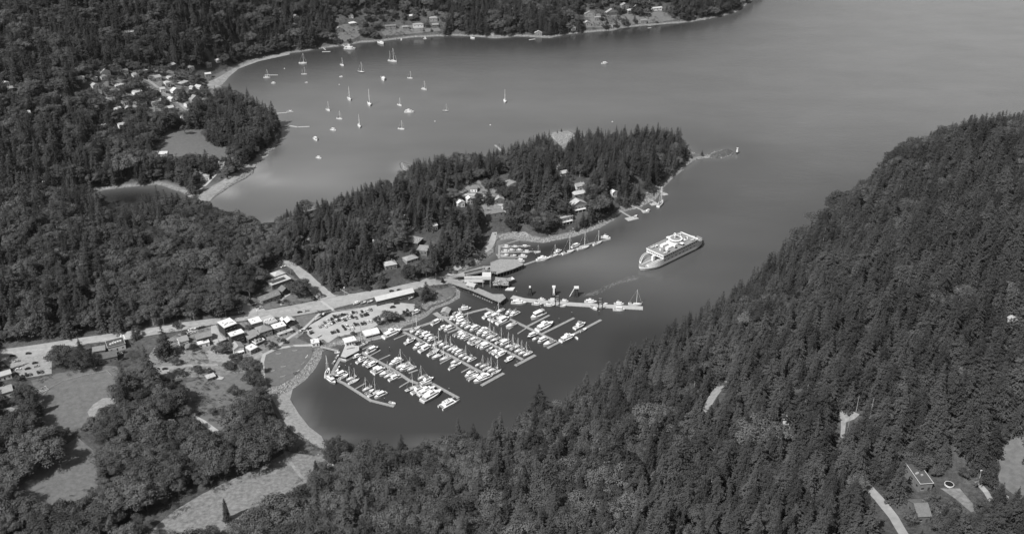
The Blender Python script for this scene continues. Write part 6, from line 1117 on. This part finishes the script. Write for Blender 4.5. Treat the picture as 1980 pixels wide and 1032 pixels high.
# slope behind the ridges cannot be seen from anywhere near: leave a thinner wood there
keep = ~drop & (rng.random(n) < np.where(thin, .5, np.where(isb, .85, .9))) & ~(pen & (vnoise(AX, AY, 28, 41) < -.27)) & (vnoise(AX, AY, 17, 42) > -.36)
AX, AY, AZ, bx, by, bs_, isb, hh, wf = [a[keep] for a in (AX, AY, AZ, bx, by, bs_, isb, hh, wf)]
n = len(AX); size = hh*bs_; vis_ = (bx > 0) & (bx < 1980) & (by-size*.5 < 1032) & (by > 5)
print('trees', n, 'leafy', int(isb.sum()))
kv = np.where(isb, rng.integers(0, 5, n), rng.integers(0, 8, n)); kr = rng.uniform(0, 6.28, n)
ZONES = [([(1640,830),(2000,830),(2000,1100),(1700,1100)], 'by the lower right hillside houses'),([(1300,700),(1700,640),(1700,1100),(1400,1100)], 'near hillside round pale-roofed house'),([(1300,700),(1440,500),(2000,150),(2000,830),(1640,830),(1700,640)], 'upper hillside toward the strait'),([(950,780),(1300,600),(1420,1100),(1050,1100)], 'lower hillside above the marina basin'),([(600,840),(980,780),(1050,1100),(560,1100)], 'near shore between meadow and hillside'),([(330,900),(640,880),(620,1100),(250,1100)], 'below the dry meadow'),([(-50,700),(640,700),(640,1000),(-50,1100)], 'wood between ball field and meadow'),([(-50,350),(570,400),(570,660),(-50,720)], 'in the forest behind the main road'),([(530,230),(1340,230),(1340,480),(740,560),(560,560)], 'in the peninsula wood')]
KN = {True: 'leafy tree', False: 'dark conifer'}
for leafy, nmax in ((True, 299-len([1 for t in HT if t[3] == 'b'])), (False, 299-len([1 for t in HT if t[3] == 'f']))):
    idx = np.where((isb == leafy) & vis_)[0]; idx = idx[np.argsort(-size[idx]*wf[idx])][:nmax]
    for i in idx:
        zn = next((nm for pl, nm in ZONES if inpoly([bx[i]], [by[i]], pl)[0]), 'in the wood at the edge of the picture')
        pz = next((pl for pl, nm in ZONES if nm == zn), [(0,0),(1980,1032)]); qx = (bx[i]-max(0, min(p[0] for p in pz)))/(min(1980, max(p[0] for p in pz))-max(0, min(p[0] for p in pz))); qy = (by[i]-min(p[1] for p in pz))/(min(1060, max(p[1] for p in pz))-min(p[1] for p in pz))
        pos = ('upper', 'middle', 'lower')[int(min(max(qy, 0), .99)*3)]+' '+('left', 'centre', 'right')[int(min(max(qx, 0), .99)*3)]; hm = (17 if leafy else 25)
        ad = ('tall' if hh[i] > hm*1.1 else 'middling' if hh[i] > hm*.9 else 'short')+(' broad' if wf[i] > (1.2 if leafy else 1.05) else ' slim')
        tree('b' if leafy else 'f', int(kv[i]), AX[i], AY[i], AZ[i], hh[i], wf[i], kr[i], ad+(' leafy tree, ' if leafy else ' dark conifer, ')+pos+' part, '+zn, ('leafy trees ' if leafy else 'conifers ')+zn)
    rest = np.setdiff1d(np.where(isb == leafy)[0], idx)
    me = bpy.data.meshes.new('wood'); me.vertices.add(len(rest)); me.vertices.foreach_set('co', np.stack([AX[rest], AY[rest], AZ[rest]-.4], -1).astype(np.float32).ravel())
    for nm, ty, arr in (('idx', 'INT', kv[rest].astype(np.int32)), ('rot', 'FLOAT', kr[rest].astype(np.float32)), ('wid', 'FLOAT', (hh*wf)[rest].astype(np.float32)), ('hei', 'FLOAT', hh[rest].astype(np.float32))):
        a = me.attributes.new(nm, ty, 'POINT'); a.data.foreach_set('value', arr)
    o = bpy.data.objects.new('leafy_wood' if leafy else 'conifer_forest', me); COL.objects.link(o)
    tag(o, 'mass of leafy trees covering the valley and slopes' if leafy else 'mass of dark conifers covering the hills and far shore', 'forest', kind='stuff')
    gn(o, 'leafy' if leafy else 'conifer', SRC['b' if leafy else 'f'])
for x, y, h, k, v, wfac, lab in HT:
    p = Vector(TP(x, y, h))
    while float(sdat(p.x, p.y)) < 4 and h < 48: h += 1.2; p = Vector(TP(x, y, h))
    z = max(float(terr(p.x, p.y)), .5)
    tree(k, v, p.x, p.y, z, h, wfac, random.uniform(0, 6.28), lab, None)

M['snag'] = mat('bleached_wood', .3, .9, .3, 1, .1)
for i, (x, y, h, lab) in enumerate([(1813,545,24,'bleached dead trunk high on the right hillside'),(1690,768,22,'bleached snag above the hillside road'),(1596,850,18,'pale snag below the pale-roofed hillside house'),(1345,735,20,'grey snag left of the gravel bend'),(1180,880,20,'dead tree in the middle of the near slope'),(1500,960,22,'dead leaning tree low on the hillside'),(98,535,22,'pale dead tree in the forest behind the left road'),(76,585,18,'dead trunk at the forest edge far left'),(1120,960,18,'bare dead tree at the bottom of the near slope'),(1735,610,22,'snag among the firs of the upper hillside')]):
    p = Vector(TP(x, y, h)); t = thing('dead_tree', lab, 'tree', (p.x, p.y, float(terr(p.x, p.y))-.3), i*1.1, 'dead trees standing in the forests'); mb = MB(); mb.tube((0, 0, 0), (h*.03, 0, h), .42, .08, M['snag'], 6); mb.build('trunk', t); mb = MB()
    for k in range(16): a = k*2.4; z = h*(.35+.038*k); L = 2.4*(1-k/20); mb.tube((h*.03*z/h, 0, z), (math.cos(a)*L, math.sin(a)*L, z+.5), .08, .02, M['snag'], 3)
    mb.build('bare_branches', t)
# ------------------------------------------------------------------ boulders and low shrubs
M['stone'] = mat('stone', .27, .95, .35, .5, .1, .35)
def rockmesh(seed):
    r = random.Random(seed); bm = bmesh.new(); bmesh.ops.create_icosphere(bm, subdivisions=1, radius=1)
    for v in bm.verts: v.co *= r.uniform(.65, 1.15)
    me = bpy.data.meshes.new('boulder'); bm.to_mesh(me); bm.free(); me.materials.append(M['stone']); return bpy.data.objects.new('boulder_source', me)
RS = [rockmesh(i) for i in range(4)]
px_, py_ = [], []
for nm, W in DR:
    if nm in ('shore_rocks', 'embankment_rocks', 'cove_beach', 'shore_ledges', 'cliff_rock'):
        xs = [p[0] for p in W]; ys = [p[1] for p in W]; A_ = (max(xs)-min(xs))*(max(ys)-min(ys)); k = int(min(A_*.6, 30000)); u = rng.uniform(min(xs), max(xs), k); v = rng.uniform(min(ys), max(ys), k); m_ = inpoly(u, v, W); px_.append(u[m_]); py_.append(v[m_])
sx_, sy_ = np.where((SD > .2) & (SD < 7) & (GY < 2300) & (SDL > 40)); k = rng.random(len(sx_)) < .75; sx_, sy_ = sx_[k], sy_[k]
for q in range(2): px_.append(GX[sx_, sy_]+rng.uniform(-3, 3, len(sx_))); py_.append(GY[sx_, sy_]+rng.uniform(-3, 3, len(sx_)))
bx_, by_ = np.concatenate(px_), np.concatenate(py_); bz_ = terr(bx_, by_); d_ = sdat(bx_, by_); ok = (bz_ > -.4) & (d_ < 30); bx_, by_, bz_ = bx_[ok], by_[ok], bz_[ok]; sz = rng.uniform(.3, 1.0, len(bx_))**1.5*.95+.15
bad = np.zeros(len(bx_), bool)
for nm, W in DR:
    if nm in ('road', 'reef', 'park_beach', 'harbour_road', 'estuary_beach', 'bay_beach', 'promenade', 'park_lawn', 'bank_grass', 'meadow', 'salt_marsh', 'car_park', 'approach_deck'): bad |= inpoly(bx_, by_, W)
scatter('boulders', (bx_[~bad], by_[~bad], bz_[~bad]+.05, sz[~bad], sz[~bad]*.75), RS, 'pale boulders and stones lining the shores', 'boulders', 3)
gxs, gys = np.meshgrid(np.arange(X0+5, X1-5, 3.1), np.arange(500, 2200, 3.1)); gxs = (gxs+rng.uniform(-1.4, 1.4, gxs.shape)).ravel(); gys = (gys+rng.uniform(-1.4, 1.4, gys.shape)).ravel(); gz = terr(gxs, gys); qx, qy, _ = projn(gxs, gys, gz)
m_ = np.zeros(len(gxs), bool)
for pl in NOW+[[(280,1040),(300,970),(540,860),(640,870),(600,930),(420,1040)],[(15,915),(200,850),(200,980),(15,1000)],[(300,230),(500,280),(480,320),(290,310)],[(200,140),(400,140),(410,200),(380,230),(160,230),(160,180)],[(640,20),(860,20),(860,70),(640,85)],[(1120,5),(1300,5),(1310,40),(1120,60)],[(885,345),(1000,345),(985,425),(885,420)]]: m_ |= inpoly(qx, qy, pl)
m_ &= (sdat(gxs, gys) > 7)
gxs, gys, gz, qx, qy = [a[m_] for a in (gxs, gys, gz, qx, qy)]; bad = np.zeros(len(gxs), bool)
SOFT = ('village_ground', 'library_yard', 'back_garden', 'village_clearing', 'bank_grass', 'hill_garden', 'salt_marsh', 'north_shore_clearing', 'north_shore_garden', 'north_shore_bluff', 'triangle_lawn')
for nm, W in DR:
    if nm in ('meadow', 'lower_field', 'ball_field', 'bay_field', 'upper_lawn', 'yard_lawn'): bad |= sdist(gxs, gys, W) > 7
    elif nm not in SOFT: bad |= inpoly(gxs, gys, W)
for q in VISB:
    cx_, cy_ = sum(p[0] for p in q)/len(q), sum(p[1] for p in q)/len(q); bad |= inpoly(qx, qy, [(cx_+(p[0]-cx_)*1.25, cy_+(p[1]-cy_)*1.3+2) for p in q])
nz = vnoise(gxs, gys, 11, 21)+.5*vnoise(gxs, gys, 5, 22); ok = ~bad & (nz > .04) & (rng.random(len(gxs)) < .6)
hs = rng.uniform(1.2, 3.6, ok.sum()); scatter('shrubs', (gxs[ok], gys[ok], gz[ok]-.1, hs*1.2, hs), [bpy.data.objects.new('shrub_source', broad_mesh(31+i, .5, 14, 60, 'leaf', .1).mesh('shrub')) for i in range(3)], 'low shrubs and hedges between the roads and houses', 'shrubs', 4)

# ------------------------------------------------------------------ air
hz = MB(); hz.box((0, 1200, -12), (5200, 5600, 530), mat('haze_air', .5)); ho = hz.build('haze'); tag(ho, None, None, kind='stuff')
hm = ho.data.materials[0]; t_ = hm.node_tree; t_.nodes.remove(t_.nodes['Principled BSDF']); pv = t_.nodes.new('ShaderNodeVolumePrincipled')
pv.inputs['Color'].default_value = (.9, .9, .9, 1); pv.inputs['Density'].default_value = 1.1e-5; pv.inputs['Anisotropy'].default_value = .2
t_.links.new(pv.outputs[0], t_.nodes['Material Output'].inputs['Volume'])
